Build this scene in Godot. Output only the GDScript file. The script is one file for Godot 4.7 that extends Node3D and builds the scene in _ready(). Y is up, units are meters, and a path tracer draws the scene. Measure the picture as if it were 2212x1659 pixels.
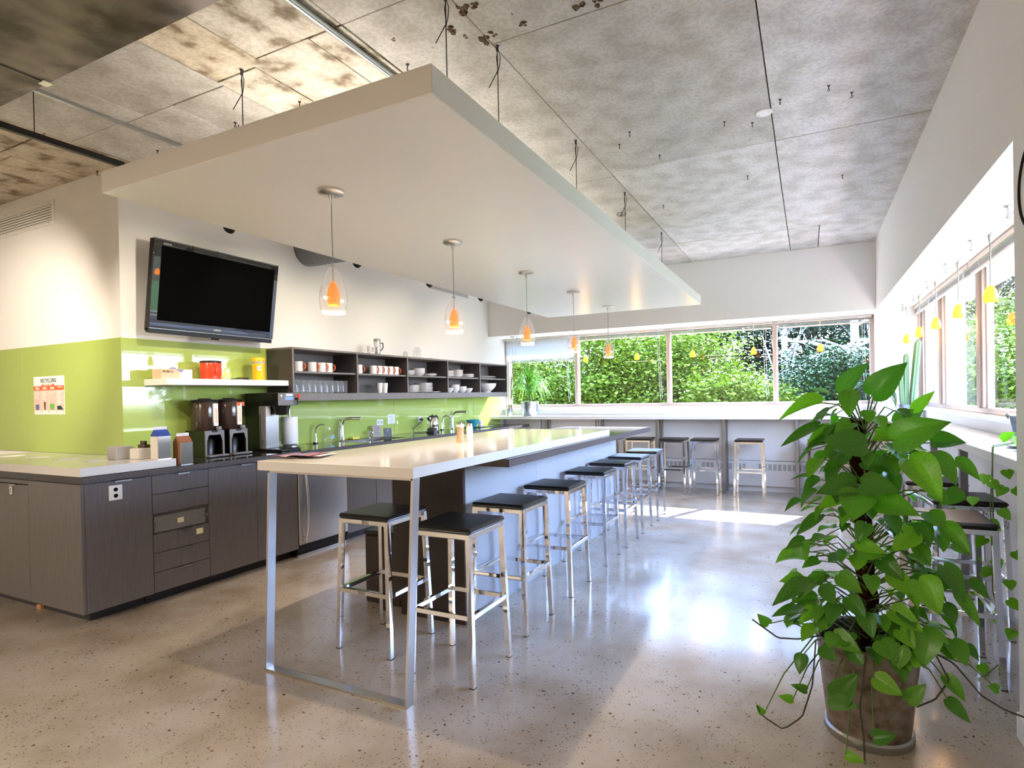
extends Node3D
# Office kitchen: island with chrome stools under a hung white canopy, windows on two sides.
# Metres, y up. The camera stands at x 0, z 0; -z runs along the kitchen wall to the far windows.

const CEIL := 3.156
const WALLX := -4.652      # kitchen wall face
const LEFTZ := -2.517      # face of the wall with the poster
const SOFZ := -7.96        # face of the beam over the far window
const RX := 0.727          # face of the right wall and its beam
const GLZ := -8.55         # far window plane
const GLX := 1.215         # right window plane
const SILLTOP := 1.19
const HEAD := 2.34

var M := {}
var used := {}
var rng := RandomNumberGenerator.new()


# ---------------------------------------------------------------- mesh builder
class MB:
	var v := PackedVector3Array()
	var n := PackedVector3Array()
	var uv := PackedVector2Array()
	var T := Transform3D.IDENTITY

	func tri(a: Vector3, b: Vector3, c: Vector3, na: Vector3, nb: Vector3, nc: Vector3, ua := Vector2.ZERO, ub := Vector2.ZERO, uc := Vector2.ZERO) -> void:
		if (b - a).cross(c - a).dot(na + nb + nc) > 0.0:
			var t := b
			b = c
			c = t
			t = nb
			nb = nc
			nc = t
			var tu := ub
			ub = uc
			uc = tu
		v.append(T * a)
		v.append(T * b)
		v.append(T * c)
		n.append((T.basis * na).normalized())
		n.append((T.basis * nb).normalized())
		n.append((T.basis * nc).normalized())
		uv.append(ua)
		uv.append(ub)
		uv.append(uc)

	func quad(a: Vector3, b: Vector3, c: Vector3, d: Vector3, nn: Vector3) -> void:
		tri(a, b, c, nn, nn, nn, Vector2(0, 1), Vector2(1, 1), Vector2(1, 0))
		tri(a, c, d, nn, nn, nn, Vector2(0, 1), Vector2(1, 0), Vector2(0, 0))

	func box(c: Vector3, s: Vector3, bev := 0.0) -> MB:
		var h := s * 0.5
		bev = minf(bev, minf(h.x, minf(h.y, h.z)) * 0.9)
		var i := h - Vector3.ONE * bev
		for ax in 3:
			var u := (ax + 1) % 3
			var w := (ax + 2) % 3
			for sg in [-1.0, 1.0]:
				var nn := Vector3.ZERO
				nn[ax] = sg
				var p: Array[Vector3] = []
				for k in [[-1, -1], [1, -1], [1, 1], [-1, 1]]:
					var q := Vector3.ZERO
					q[ax] = sg * h[ax]
					q[u] = k[0] * i[u]
					q[w] = k[1] * i[w]
					p.append(c + q)
				quad(p[0], p[1], p[2], p[3], nn)
		if bev <= 0.0:
			return self
		for ax in 3:
			var u := (ax + 1) % 3
			var w := (ax + 2) % 3
			for su in [-1.0, 1.0]:
				for sw in [-1.0, 1.0]:
					var p: Array[Vector3] = []
					for k in [[-1, 0], [1, 0], [1, 1], [-1, 1]]:
						var q := Vector3.ZERO
						q[ax] = k[0] * i[ax]
						q[u] = su * (h[u] if k[1] == 0 else i[u])
						q[w] = sw * (i[w] if k[1] == 0 else h[w])
						p.append(c + q)
					var nn := Vector3.ZERO
					nn[u] = su
					nn[w] = sw
					quad(p[0], p[1], p[2], p[3], nn.normalized())
		for sx in [-1.0, 1.0]:
			for sy in [-1.0, 1.0]:
				for sz in [-1.0, 1.0]:
					var s3 := Vector3(sx, sy, sz)
					var nn := s3.normalized()
					tri(c + s3 * Vector3(h.x, i.y, i.z), c + s3 * Vector3(i.x, h.y, i.z), c + s3 * Vector3(i.x, i.y, h.z), nn, nn, nn)
		return self

	# box from corner to corner
	func bb(a: Vector3, b: Vector3, bev := 0.0) -> MB:
		return box((a + b) * 0.5, (b - a).abs(), bev)

	func lathe(pr: Array, seg := 24, c := Vector3.ZERO, soft := 40.0) -> MB:
		var m := pr.size() - 1
		var sn: Array[Vector2] = []
		for k in m:
			var d: Vector2 = pr[k + 1] - pr[k]
			sn.append(Vector2(d.y, -d.x).normalized())
		var lim := cos(deg_to_rad(soft))
		for k in m:
			var n0: Vector2 = sn[k]
			var n1: Vector2 = sn[k]
			if k > 0 and sn[k - 1].dot(sn[k]) > lim:
				n0 = (sn[k - 1] + sn[k]).normalized()
			if k < m - 1 and sn[k + 1].dot(sn[k]) > lim:
				n1 = (sn[k + 1] + sn[k]).normalized()
			for j in seg:
				var a := TAU * j / seg
				var b := TAU * (j + 1) / seg
				var da := Vector3(cos(a), 0, sin(a))
				var db := Vector3(cos(b), 0, sin(b))
				var p0: Vector3 = c + da * pr[k].x + Vector3.UP * pr[k].y
				var p1: Vector3 = c + db * pr[k].x + Vector3.UP * pr[k].y
				var p2: Vector3 = c + db * pr[k + 1].x + Vector3.UP * pr[k + 1].y
				var p3: Vector3 = c + da * pr[k + 1].x + Vector3.UP * pr[k + 1].y
				var na0 := da * n0.x + Vector3.UP * n0.y
				var nb0 := db * n0.x + Vector3.UP * n0.y
				var na1 := da * n1.x + Vector3.UP * n1.y
				var nb1 := db * n1.x + Vector3.UP * n1.y
				var u0 := float(j) / seg
				var u1 := float(j + 1) / seg
				var v0 := float(k) / m
				var v1 := float(k + 1) / m
				if pr[k].x > 1e-6:
					tri(p0, p1, p2, na0, nb0, nb1, Vector2(u0, v0), Vector2(u1, v0), Vector2(u1, v1))
				if pr[k + 1].x > 1e-6:
					tri(p0, p2, p3, na0, nb1, na1, Vector2(u0, v0), Vector2(u1, v1), Vector2(u0, v1))
		return self

	func cyl(a: Vector3, b: Vector3, r0: float, r1 := -1.0, seg := 16) -> MB:
		if r1 < 0.0:
			r1 = r0
		var keep := T
		T = T * Transform3D(Basis(Quaternion(Vector3.UP, (b - a).normalized())) if absf((b - a).normalized().y + 1.0) > 1e-5 else Basis(Vector3.RIGHT, PI), a)
		var l := (b - a).length()
		lathe([Vector2(0, 0), Vector2(r0, 0), Vector2(r1, l), Vector2(0, l)], seg)
		T = keep
		return self

	func tube(path: Array, r, seg := 8) -> MB:
		var m := path.size()
		var up := Vector3.UP
		var rings := []
		var prev := Vector3.ZERO
		for k in m:
			var d: Vector3 = (path[mini(k + 1, m - 1)] - path[maxi(k - 1, 0)]).normalized()
			if prev == Vector3.ZERO:
				prev = d.cross(up if absf(d.y) < 0.9 else Vector3.RIGHT).normalized()
			else:
				prev = (prev - d * prev.dot(d)).normalized()
			var q := d.cross(prev)
			var ring := []
			var rr: float = r[k] if r is Array else r
			for j in seg:
				var a := TAU * j / seg
				var o := prev * cos(a) + q * sin(a)
				ring.append([path[k] + o * rr, o])
			rings.append(ring)
		for k in m - 1:
			for j in seg:
				var j2 := (j + 1) % seg
				var A = rings[k][j]
				var B = rings[k][j2]
				var C = rings[k + 1][j2]
				var D = rings[k + 1][j]
				tri(A[0], B[0], C[0], A[1], B[1], C[1])
				tri(A[0], C[0], D[0], A[1], C[1], D[1])
		for e in [0, m - 1]:
			var d: Vector3 = (path[0] - path[1]).normalized() if e == 0 else (path[m - 1] - path[m - 2]).normalized()
			for j in range(1, seg - 1):
				tri(rings[e][0][0], rings[e][j][0], rings[e][j + 1][0], d, d, d)
		return self

	# polygon in x/y, pushed along z from z0 to z1
	func prism(poly: PackedVector2Array, z0: float, z1: float) -> MB:
		var ix := Geometry2D.triangulate_polygon(poly)
		for z in [z0, z1]:
			var nn := Vector3(0, 0, -1.0 if z == minf(z0, z1) else 1.0)
			for k in range(0, ix.size(), 3):
				var a := poly[ix[k]]
				var b := poly[ix[k + 1]]
				var c := poly[ix[k + 2]]
				tri(Vector3(a.x, a.y, z), Vector3(b.x, b.y, z), Vector3(c.x, c.y, z), nn, nn, nn)
		var sgn := -1.0 if Geometry2D.is_polygon_clockwise(poly) else 1.0
		for k in poly.size():
			var a := poly[k]
			var b := poly[(k + 1) % poly.size()]
			var d := (b - a).normalized()
			quad(Vector3(a.x, a.y, z0), Vector3(b.x, b.y, z0), Vector3(b.x, b.y, z1), Vector3(a.x, a.y, z1), Vector3(d.y, -d.x, 0) * sgn)
		return self

	func mesh() -> ArrayMesh:
		var arr := []
		arr.resize(Mesh.ARRAY_MAX)
		arr[Mesh.ARRAY_VERTEX] = v
		arr[Mesh.ARRAY_NORMAL] = n
		arr[Mesh.ARRAY_TEX_UV] = uv
		var m := ArrayMesh.new()
		m.add_surface_from_arrays(Mesh.PRIMITIVE_TRIANGLES, arr)
		return m


# ---------------------------------------------------------------- node helpers
func numbered(called: String) -> String:
	if not used.has(called):
		used[called] = 0
		return called
	used[called] += 1
	return "%s_%03d" % [called, used[called]]


func tag(o: Node, label: String, category: String, group := "", kind := "") -> Node:
	if label:
		o.set_meta("label", label)
	if category:
		o.set_meta("category", category)
	if group:
		o.set_meta("group", group)
	if kind:
		o.set_meta("kind", kind)
	return o


func thing(called: String, label: String, category: String, at := Vector3.ZERO, turn := 0.0, group := "") -> Node3D:
	var o := Node3D.new()
	o.name = numbered(called)
	add_child(o, true)
	o.position = at
	o.rotation.y = turn
	tag(o, label, category, group)
	return o


func part(parent: Node, called: String, m, mat: Material, at := Vector3.ZERO, rot := Vector3.ZERO) -> MeshInstance3D:
	var o := MeshInstance3D.new()
	o.name = called
	o.mesh = m.mesh() if m is MB else m
	o.material_override = mat
	parent.add_child(o, true)
	o.position = at
	o.rotation = rot
	return o


func single(called: String, label: String, category: String, m, mat: Material, at := Vector3.ZERO, turn := 0.0, group := "") -> MeshInstance3D:
	var o := part(self, numbered(called), m, mat, at, Vector3(0, turn, 0))
	tag(o, label, category, group)
	return o


func struct(called: String, m, mat: Material) -> MeshInstance3D:
	var o := part(self, called, m, mat)
	used[called] = 0
	o.set_meta("kind", "structure")
	return o


func structure_root(called: String) -> Node3D:
	var o := Node3D.new()
	o.name = called
	add_child(o, true)
	o.set_meta("kind", "structure")
	return o


func copy(src: Node3D, at: Vector3, turn: float, label := "", group := "") -> Node3D:
	var base := String(src.name)
	var o: Node3D = src.duplicate()
	o.name = numbered(base)
	add_child(o, true)
	o.position = at
	o.rotation.y = turn
	if label:
		o.set_meta("label", label)
	if group:
		o.set_meta("group", group)
	return o


func words(parent: Node, called: String, s: String, height: float, mat: Material, at: Vector3, basis := Basis.IDENTITY, bold := false, depth := 0.0008) -> MeshInstance3D:
	var t := TextMesh.new()
	var f := SystemFont.new()
	f.font_names = PackedStringArray(["Droid Sans"])
	if bold:
		f.font_weight = 700
	t.font = f
	t.font_size = 32
	t.pixel_size = height / 24.0
	t.depth = depth
	t.text = s
	t.curve_step = 2.0
	var o := MeshInstance3D.new()
	o.name = called
	o.mesh = t
	o.material_override = mat
	parent.add_child(o, true)
	o.transform = Transform3D(basis, at)
	return o


# ---------------------------------------------------------------- materials
func mat(key: String, col: Color, rough := 0.6, metal := 0.0, spec := 0.5) -> StandardMaterial3D:
	var m := StandardMaterial3D.new()
	m.resource_name = key
	m.albedo_color = col
	m.roughness = rough
	m.metallic = metal
	m.metallic_specular = spec
	M[key] = m
	return m


func c8(r: int, g: int, b: int) -> Color:
	return Color8(r, g, b)


func noise(sd: int, freq: float, type := FastNoiseLite.TYPE_SIMPLEX_SMOOTH, oct := 4) -> FastNoiseLite:
	var f := FastNoiseLite.new()
	f.seed = sd
	f.frequency = freq
	f.noise_type = type
	f.fractal_type = FastNoiseLite.FRACTAL_FBM
	f.fractal_octaves = oct
	return f


func ntex(f: FastNoiseLite, size: int, offs: Array, cols: Array) -> NoiseTexture2D:
	var t := NoiseTexture2D.new()
	t.width = size
	t.height = size
	t.seamless = true
	t.noise = f
	var g := Gradient.new()
	g.offsets = PackedFloat32Array(offs)
	g.colors = PackedColorArray(cols)
	t.color_ramp = g
	return t


func tri_tex(m: StandardMaterial3D, t: Texture2D, scale: float, rough_t: Texture2D = null) -> void:
	m.albedo_texture = t
	m.uv1_triplanar = true
	m.uv1_world_triplanar = true
	m.uv1_scale = Vector3.ONE * scale
	if rough_t:
		m.roughness_texture = rough_t
		m.roughness_texture_channel = BaseMaterial3D.TEXTURE_CHANNEL_GREEN


func detail(m: StandardMaterial3D, t: Texture2D, scale: float) -> void:
	m.detail_enabled = true
	m.detail_blend_mode = BaseMaterial3D.BLEND_MODE_MUL
	m.detail_uv_layer = BaseMaterial3D.DETAIL_UV_2
	m.detail_albedo = t
	m.uv2_triplanar = true
	m.uv2_world_triplanar = true
	m.uv2_scale = Vector3.ONE * scale


func aggregate_image() -> ImageTexture:
	# ground and polished concrete: chips of stone of several kinds and sizes in a sandy paste
	var n := 2048
	var im := Image.create(n, n, false, Image.FORMAT_RGB8)
	im.fill(Color(0.97, 0.97, 0.97))
	var r := RandomNumberGenerator.new()
	r.seed = 77
	var cols := [Color(0.42, 0.37, 0.33), Color(0.62, 0.52, 0.43), Color(0.74, 0.66, 0.57), Color(1, 1, 0.99), Color(0.55, 0.42, 0.32), Color(0.84, 0.78, 0.7)]
	var patch := noise(5, 0.004)
	for k in 26000:
		var cx := r.randi_range(0, n - 1)
		var cy := r.randi_range(0, n - 1)
		var big := r.randf()
		var a := 1.2 + 2.2 * big * big + (3.5 * r.randf() if big > 0.965 else 0.0)
		if r.randf() > clampf(0.62 + 1.1 * patch.get_noise_2d(cx, cy), 0.28, 0.95):
			continue
		var b := a * r.randf_range(0.45, 0.95)
		var th := r.randf() * PI
		var ct := cos(th)
		var st := sin(th)
		var col: Color = cols[r.randi_range(0, 5)]
		if a < 2.0:
			col = col.lerp(Color.WHITE, 0.25)
		var R := int(ceil(a))
		for dy in range(-R, R + 1):
			for dx in range(-R, R + 1):
				var u := (dx * ct + dy * st) / a
				var w := (-dx * st + dy * ct) / b
				if u * u + w * w <= 1.0:
					im.set_pixel(posmod(cx + dx, n), posmod(cy + dy, n), col)
	return ImageTexture.create_from_image(im)


func materials() -> void:
	var m: StandardMaterial3D
	m = mat("white_paint", c8(238, 236, 232), 0.75, 0, 0.3)
	m = mat("canopy_paint", c8(238, 236, 232), 0.32, 0, 0.45)
	m = mat("white_gloss", c8(232, 229, 224), 0.06)
	m = mat("white_trim", c8(236, 234, 230), 0.4)
	# concrete overhead
	var blot := ntex(noise(11, 0.006, FastNoiseLite.TYPE_SIMPLEX_SMOOTH, 6), 1024, [0.0, 0.33, 0.5, 0.68, 1.0], [Color(0.80, 0.785, 0.755), Color(0.865, 0.855, 0.84), Color(0.90, 0.895, 0.885), Color(0.93, 0.925, 0.92), Color(0.97, 0.965, 0.96)])
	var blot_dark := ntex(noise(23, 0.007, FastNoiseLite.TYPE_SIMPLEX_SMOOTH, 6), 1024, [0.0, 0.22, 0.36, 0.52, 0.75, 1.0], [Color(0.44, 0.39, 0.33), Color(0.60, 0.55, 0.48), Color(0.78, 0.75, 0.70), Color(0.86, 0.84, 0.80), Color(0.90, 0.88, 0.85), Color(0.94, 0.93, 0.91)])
	var grain := ntex(noise(31, 0.03, FastNoiseLite.TYPE_SIMPLEX_SMOOTH, 5), 1024, [0.0, 0.12, 0.26, 0.42, 0.58, 0.8, 1.0], [Color(0.6, 0.55, 0.48), Color(0.85, 0.83, 0.80), Color(0.93, 0.925, 0.915), Color(0.9, 0.895, 0.885), Color(0.98, 0.975, 0.97), Color(0.95, 0.945, 0.94), Color(1, 1, 1)])
	var bump := ntex(noise(41, 0.02, FastNoiseLite.TYPE_SIMPLEX_SMOOTH, 5), 512, [0.0, 1.0], [Color.BLACK, Color.WHITE])
	for k in [["concrete_pale", blot, Color(0.93, 0.925, 0.915)], ["concrete_mid", blot, Color(0.86, 0.85, 0.83)], ["concrete_stained", blot_dark, Color(0.95, 0.94, 0.92)], ["concrete_stain_warm_light", blot_dark, Color(0.97, 0.94, 0.89)]]:  # the last one also holds a warm lamplight tint in its colour
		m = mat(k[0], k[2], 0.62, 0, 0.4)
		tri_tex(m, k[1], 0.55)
		detail(m, grain, 0.9)
		m.heightmap_enabled = true
		m.heightmap_texture = bump
		m.heightmap_scale = 0.5
	m = mat("concrete_joint", c8(74, 66, 56), 0.95, 0, 0.1)
	m = mat("concrete_chip", c8(140, 126, 112), 0.95, 0, 0.1)
	tri_tex(m, ntex(noise(51, 0.05), 256, [0.2, 0.5, 0.8], [Color(0.4, 0.35, 0.3), Color(0.8, 0.75, 0.7), Color(1, 1, 1)]), 3.0)
	# polished floor
	m = mat("floor_concrete", Color(0.86, 0.84, 0.815), 1.0, 0, 0.5)
	var paste := ntex(noise(61, 0.005, FastNoiseLite.TYPE_SIMPLEX_SMOOTH, 5), 1024, [0.1, 0.4, 0.6, 0.9], [Color(0.76, 0.71, 0.65), Color(0.84, 0.80, 0.755), Color(0.88, 0.85, 0.815), Color(0.91, 0.89, 0.865)])
	tri_tex(m, paste, 0.28)
	m.roughness = 0.15
	detail(m, aggregate_image(), 0.45)
	# back-painted glass
	m = mat("green_glass", c8(170, 190, 96), 0.03, 0, 0.6)
	# laminate of the cabinets, with faint upright grain
	var wood := ntex(noise(71, 0.02, FastNoiseLite.TYPE_SIMPLEX_SMOOTH, 4), 512, [0.1, 0.5, 0.9], [Color(0.93, 0.925, 0.92), Color(0.97, 0.97, 0.97), Color(1, 1, 1)])
	for k in [["laminate", c8(112, 107, 108), 0.25], ["laminate_shelf", c8(124, 118, 115), 0.4], ["laminate_shaded", c8(74, 67, 65), 0.45], ["espresso", c8(44, 35, 31), 0.42]]:
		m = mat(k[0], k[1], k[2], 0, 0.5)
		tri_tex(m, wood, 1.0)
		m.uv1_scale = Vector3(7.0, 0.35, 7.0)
	m = mat("toe_kick", c8(52, 51, 56), 0.5)
	m = mat("gap_dark", c8(18, 15, 14), 0.8, 0, 0.2)
	m = mat("granite", c8(58, 52, 51), 0.07, 0, 0.55)
	tri_tex(m, ntex(noise(81, 0.08, FastNoiseLite.TYPE_SIMPLEX_SMOOTH, 3), 512, [0.2, 0.5, 0.8], [Color(0.62, 0.6, 0.6), Color(0.9, 0.9, 0.9), Color(1, 1, 1)]), 2.2)
	m = mat("granite_edge", c8(96, 86, 84), 0.55)
	tri_tex(m, ntex(noise(83, 0.06, FastNoiseLite.TYPE_SIMPLEX_SMOOTH, 4), 512, [0.2, 0.5, 0.8], [Color(0.55, 0.53, 0.52), Color(0.85, 0.84, 0.83), Color(1, 1, 1)]), 4.0)
	m = mat("island_panel", c8(182, 185, 190), 0.2)
	m = mat("chrome", c8(236, 238, 242), 0.05, 1.0)
	m = mat("brushed_steel", c8(205, 203, 200), 0.28, 1.0)
	m = mat("steel_dull", c8(150, 148, 146), 0.42, 1.0)
	m = mat("stainless", c8(208, 206, 204), 0.24, 1.0)
	m = mat("black_leather", c8(24, 22, 21), 0.38)
	m = mat("black_plastic", c8(20, 19, 19), 0.3)
	m = mat("black_gloss", c8(74, 76, 80), 0.03, 0.7, 0.6)
	m = mat("screen_black", c8(4, 4, 4), 0.35, 0, 0.1)
	m = mat("dark_metal", c8(34, 32, 32), 0.45, 0.6)
	m = mat("frame_bronze", c8(178, 160, 148), 0.45, 0.3)
	m = mat("wire", c8(70, 70, 72), 0.4, 0.8)
	m = mat("galvanised", c8(176, 178, 180), 0.34, 1.0)
	m = mat("duct_grey", c8(118, 120, 124), 0.4, 0.7)
	m = mat("duct_sheet", c8(128, 120, 116), 0.38, 0.75)
	tri_tex(m, ntex(noise(91, 0.008, FastNoiseLite.TYPE_SIMPLEX_SMOOTH, 5), 512, [0.1, 0.45, 0.7, 1.0], [Color(0.55, 0.52, 0.5), Color(0.84, 0.82, 0.8), Color(0.95, 0.94, 0.93), Color(1, 1, 1)]), 0.9)
	m = mat("bucket_zinc", c8(182, 186, 190), 0.35, 0.9)
	tri_tex(m, ntex(noise(95, 0.02, FastNoiseLite.TYPE_CELLULAR, 3), 256, [0.0, 0.5, 1.0], [Color(0.7, 0.72, 0.76), Color(0.88, 0.9, 0.92), Color(1, 1, 1)]), 4.0)
	m = mat("planter_metal", c8(160, 153, 147), 0.34, 0.6)
	tri_tex(m, ntex(noise(97, 0.012, FastNoiseLite.TYPE_SIMPLEX_SMOOTH, 6), 512, [0.0, 0.32, 0.55, 1.0], [Color(0.55, 0.44, 0.36), Color(0.78, 0.72, 0.67), Color(0.92, 0.9, 0.88), Color(1, 1, 1)]), 2.4)
	m = mat("amber_glass", c8(246, 172, 60), 0.25)
	m.emission_enabled = true
	m.emission = c8(255, 178, 60)
	m.emission_energy_multiplier = 0.42
	m.backlight_enabled = true
	m.backlight = c8(244, 164, 50)
	m = mat("bulb_glow", c8(255, 220, 170), 0.4)
	m.emission_enabled = true
	m.emission = c8(255, 214, 150)
	m.emission_energy_multiplier = 1.6
	m = mat("lamp_lens", c8(255, 240, 220), 0.4)
	m.emission_enabled = true
	m.emission = c8(255, 236, 205)
	m.emission_energy_multiplier = 4.0
	m = mat("diffuser", c8(255, 246, 232), 0.5)
	m.emission_enabled = true
	m.emission = c8(255, 232, 200)
	m.emission_energy_multiplier = 2.0
	m = mat("clear_glass", Color(1, 1, 1, 0.06), 0.02, 0, 0.5)
	m.transparency = BaseMaterial3D.TRANSPARENCY_ALPHA
	m = mat("window_glass", Color(0.2, 0.24, 0.24, 0.03), 0.0, 0, 0.32)
	m.transparency = BaseMaterial3D.TRANSPARENCY_ALPHA
	m = mat("tumbler_glass", Color(0.6, 0.64, 0.64, 0.05), 0.02, 0, 0.6)
	m.transparency = BaseMaterial3D.TRANSPARENCY_ALPHA
	m = mat("porcelain", c8(236, 230, 224), 0.12)
	m = mat("mug_orange", c8(214, 96, 34), 0.15)
	m = mat("paper", c8(238, 236, 232), 0.85, 0, 0.2)
	m = mat("paper_towel", c8(244, 243, 240), 0.95, 0, 0.1)
	m = mat("ink_grey", c8(120, 124, 130), 0.8, 0, 0.2)
	m = mat("ink_dark", c8(58, 70, 66), 0.8, 0, 0.2)
	m = mat("poster_pink", c8(236, 190, 176), 0.6)
	m = mat("poster_orange", c8(226, 96, 40), 0.6)
	m = mat("poster_blue", c8(96, 106, 150), 0.6)
	m = mat("poster_green", c8(112, 176, 84), 0.6)
	m = mat("poster_olive", c8(92, 96, 52), 0.6)
	m = mat("red_plastic", c8(222, 66, 30), 0.25)
	m = mat("yellow_plastic", c8(250, 190, 20), 0.3)
	m = mat("carton_blue", c8(52, 74, 150), 0.4)
	m = mat("carton_brown", c8(150, 96, 70), 0.4)
	m = mat("carton_foil", c8(216, 214, 208), 0.12, 0.85)
	m = mat("carton_plain", c8(216, 208, 198), 0.6)
	m = mat("peach", c8(240, 196, 160), 0.6)
	m = mat("lilac", c8(150, 140, 190), 0.6)
	m = mat("brown_urn", c8(58, 42, 34), 0.14, 0, 0.6)
	m = mat("grey_plastic", c8(122, 118, 116), 0.4)
	m = mat("label_blue", c8(140, 178, 224), 0.4)
	m = mat("teal_bowl", c8(58, 150, 162), 0.2)
	m = mat("sponge_yellow", c8(228, 214, 92), 0.9)
	m = mat("mill_wood", c8(206, 170, 130), 0.4)
	m = mat("wood_raw", c8(206, 150, 92), 0.7)
	m = mat("magazine_red", c8(196, 110, 118), 0.3)
	m = mat("magazine_violet", c8(142, 128, 168), 0.3)
	m = mat("note_cream", c8(232, 226, 178), 0.8)
	m = mat("dark_glass_brown", c8(70, 52, 40), 0.25)
	m = mat("blind_white", c8(236, 238, 240), 0.45)
	m.backlight_enabled = true
	m.backlight = c8(170, 172, 175)
	m = mat("blind_rail", c8(206, 200, 192), 0.4)
	m = mat("radiator_white", c8(226, 221, 215), 0.45)
	m = mat("slot_grey", c8(172, 168, 165), 0.7)
	# plants
	var fleck := ntex(noise(101, 0.03, FastNoiseLite.TYPE_SIMPLEX_SMOOTH, 3), 256, [0.0, 0.5, 0.86, 0.9, 1.0], [Color(0.84, 0.88, 0.82), Color(0.95, 0.97, 0.94), Color(1, 1, 1), Color(1.0, 1.0, 0.8), Color(1, 1, 0.85)])
	for k in [["pothos_dark", c8(84, 140, 52), c8(140, 196, 50)], ["pothos_mid", c8(108, 168, 58), c8(160, 216, 56)], ["pothos_light", c8(142, 202, 66), c8(190, 238, 76)]]:
		m = mat(k[0], k[1], 0.28, 0, 0.5)
		m.albedo_texture = fleck
		m.uv1_scale = Vector3(1.2, 1.6, 1)
		m.backlight_enabled = true
		m.backlight = k[2]
	m = mat("vine_stem", c8(92, 120, 52), 0.5)
	m = mat("vine_woody", c8(58, 60, 40), 0.6)
	m = mat("bark", c8(74, 48, 34), 0.95, 0, 0.1)
	tri_tex(m, ntex(noise(103, 0.03, FastNoiseLite.TYPE_SIMPLEX_SMOOTH, 5), 512, [0.2, 0.45, 0.7], [Color(0.35, 0.3, 0.28), Color(0.8, 0.74, 0.7), Color(1.0, 0.9, 0.8)]), 6.0)
	m.heightmap_enabled = true
	m.heightmap_texture = bump
	m.heightmap_scale = 1.5
	m = mat("soil", c8(46, 36, 28), 1.0, 0, 0.1)
	m = mat("palm_leaf", c8(74, 124, 40), 0.35)
	m.backlight_enabled = true
	m.backlight = c8(110, 166, 48)
	m = mat("dry_leaf", c8(150, 140, 96), 0.6)
	m = mat("cactus_skin", c8(96, 128, 84), 0.5)
	m = mat("cactus_spine", c8(220, 210, 180), 0.6)
	m = mat("grass", c8(70, 92, 44), 0.95, 0, 0.1)
	m = mat("trunk_pale", c8(188, 182, 178), 0.85, 0, 0.2)
	m = mat("trunk_brown", c8(96, 80, 66), 0.9, 0, 0.2)
	for k in [["leaf_maple", c8(104, 122, 40), c8(126, 144, 38)], ["leaf_bush", c8(46, 70, 40), c8(52, 76, 36)], ["leaf_far", c8(32, 50, 36), c8(32, 48, 30)], ["leaf_silver", c8(78, 90, 78), c8(66, 78, 56)]]:
		m = mat(k[0], k[1], 0.6, 0, 0.25)
		m.vertex_color_use_as_albedo = true
		m.backlight_enabled = true
		m.backlight = k[2]


# ---------------------------------------------------------------- scene
func _ready() -> void:
	rng.seed = 4242
	# camera: a wide lens, shifted up a little, level to within a degree
	var cam := Camera3D.new()
	cam.name = "camera"
	add_child(cam)
	cam.position = Vector3(0, 1.38, 0)
	cam.rotation_order = EULER_ORDER_YXZ
	cam.rotation = Vector3(-0.009165, 0.449368, -0.019620)
	cam.near = 0.05
	cam.far = 200.0
	cam.projection = Camera3D.PROJECTION_FRUSTUM
	cam.size = 0.05 * 2.0 * 829.5 / 1232.22
	cam.frustum_offset = Vector2(-50.0 / 1232.22, 36.79 / 1232.22) * 0.05
	cam.current = true
	# sky, sun, exposure
	var we := WorldEnvironment.new()
	we.name = "environment"
	var e := Environment.new()
	e.background_mode = Environment.BG_SKY
	var sky := Sky.new()
	var ps := ProceduralSkyMaterial.new()
	ps.sky_top_color = Color(0.60, 0.75, 1.0)
	ps.sky_horizon_color = Color(0.88, 0.93, 1.0)
	ps.ground_bottom_color = Color(0.36, 0.38, 0.36)
	ps.ground_horizon_color = Color(0.62, 0.65, 0.66)
	ps.sky_energy_multiplier = 3.7
	ps.ground_energy_multiplier = 2.0
	sky.sky_material = ps
	e.sky = sky
	e.tonemap_mode = Environment.TONE_MAPPER_LINEAR
	e.tonemap_exposure = 1.42
	e.sdfgi_enabled = true
	e.ssao_enabled = true
	e.ssil_enabled = true
	we.environment = e
	add_child(we)
	var sun := DirectionalLight3D.new()
	sun.name = "sun"
	add_child(sun)
	sun.look_at_from_position(Vector3.ZERO, Vector3(-0.307, -0.663, 0.683), Vector3.UP)
	sun.light_energy = 6.5
	sun.light_color = Color(1.0, 0.975, 0.94)
	sun.light_angular_distance = 0.5
	sun.shadow_enabled = true
	sun.sky_mode = DirectionalLight3D.SKY_MODE_LIGHT_ONLY

	materials()
	shell()
	overhead()
	windows()
	outside()
	cabinets()
	island()
	stools()
	window_bars()
	upper_shelves()
	shelf_contents()
	counter_things()
	wall_things()
	lamps()
	big_pothos()
	other_plants()


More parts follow.
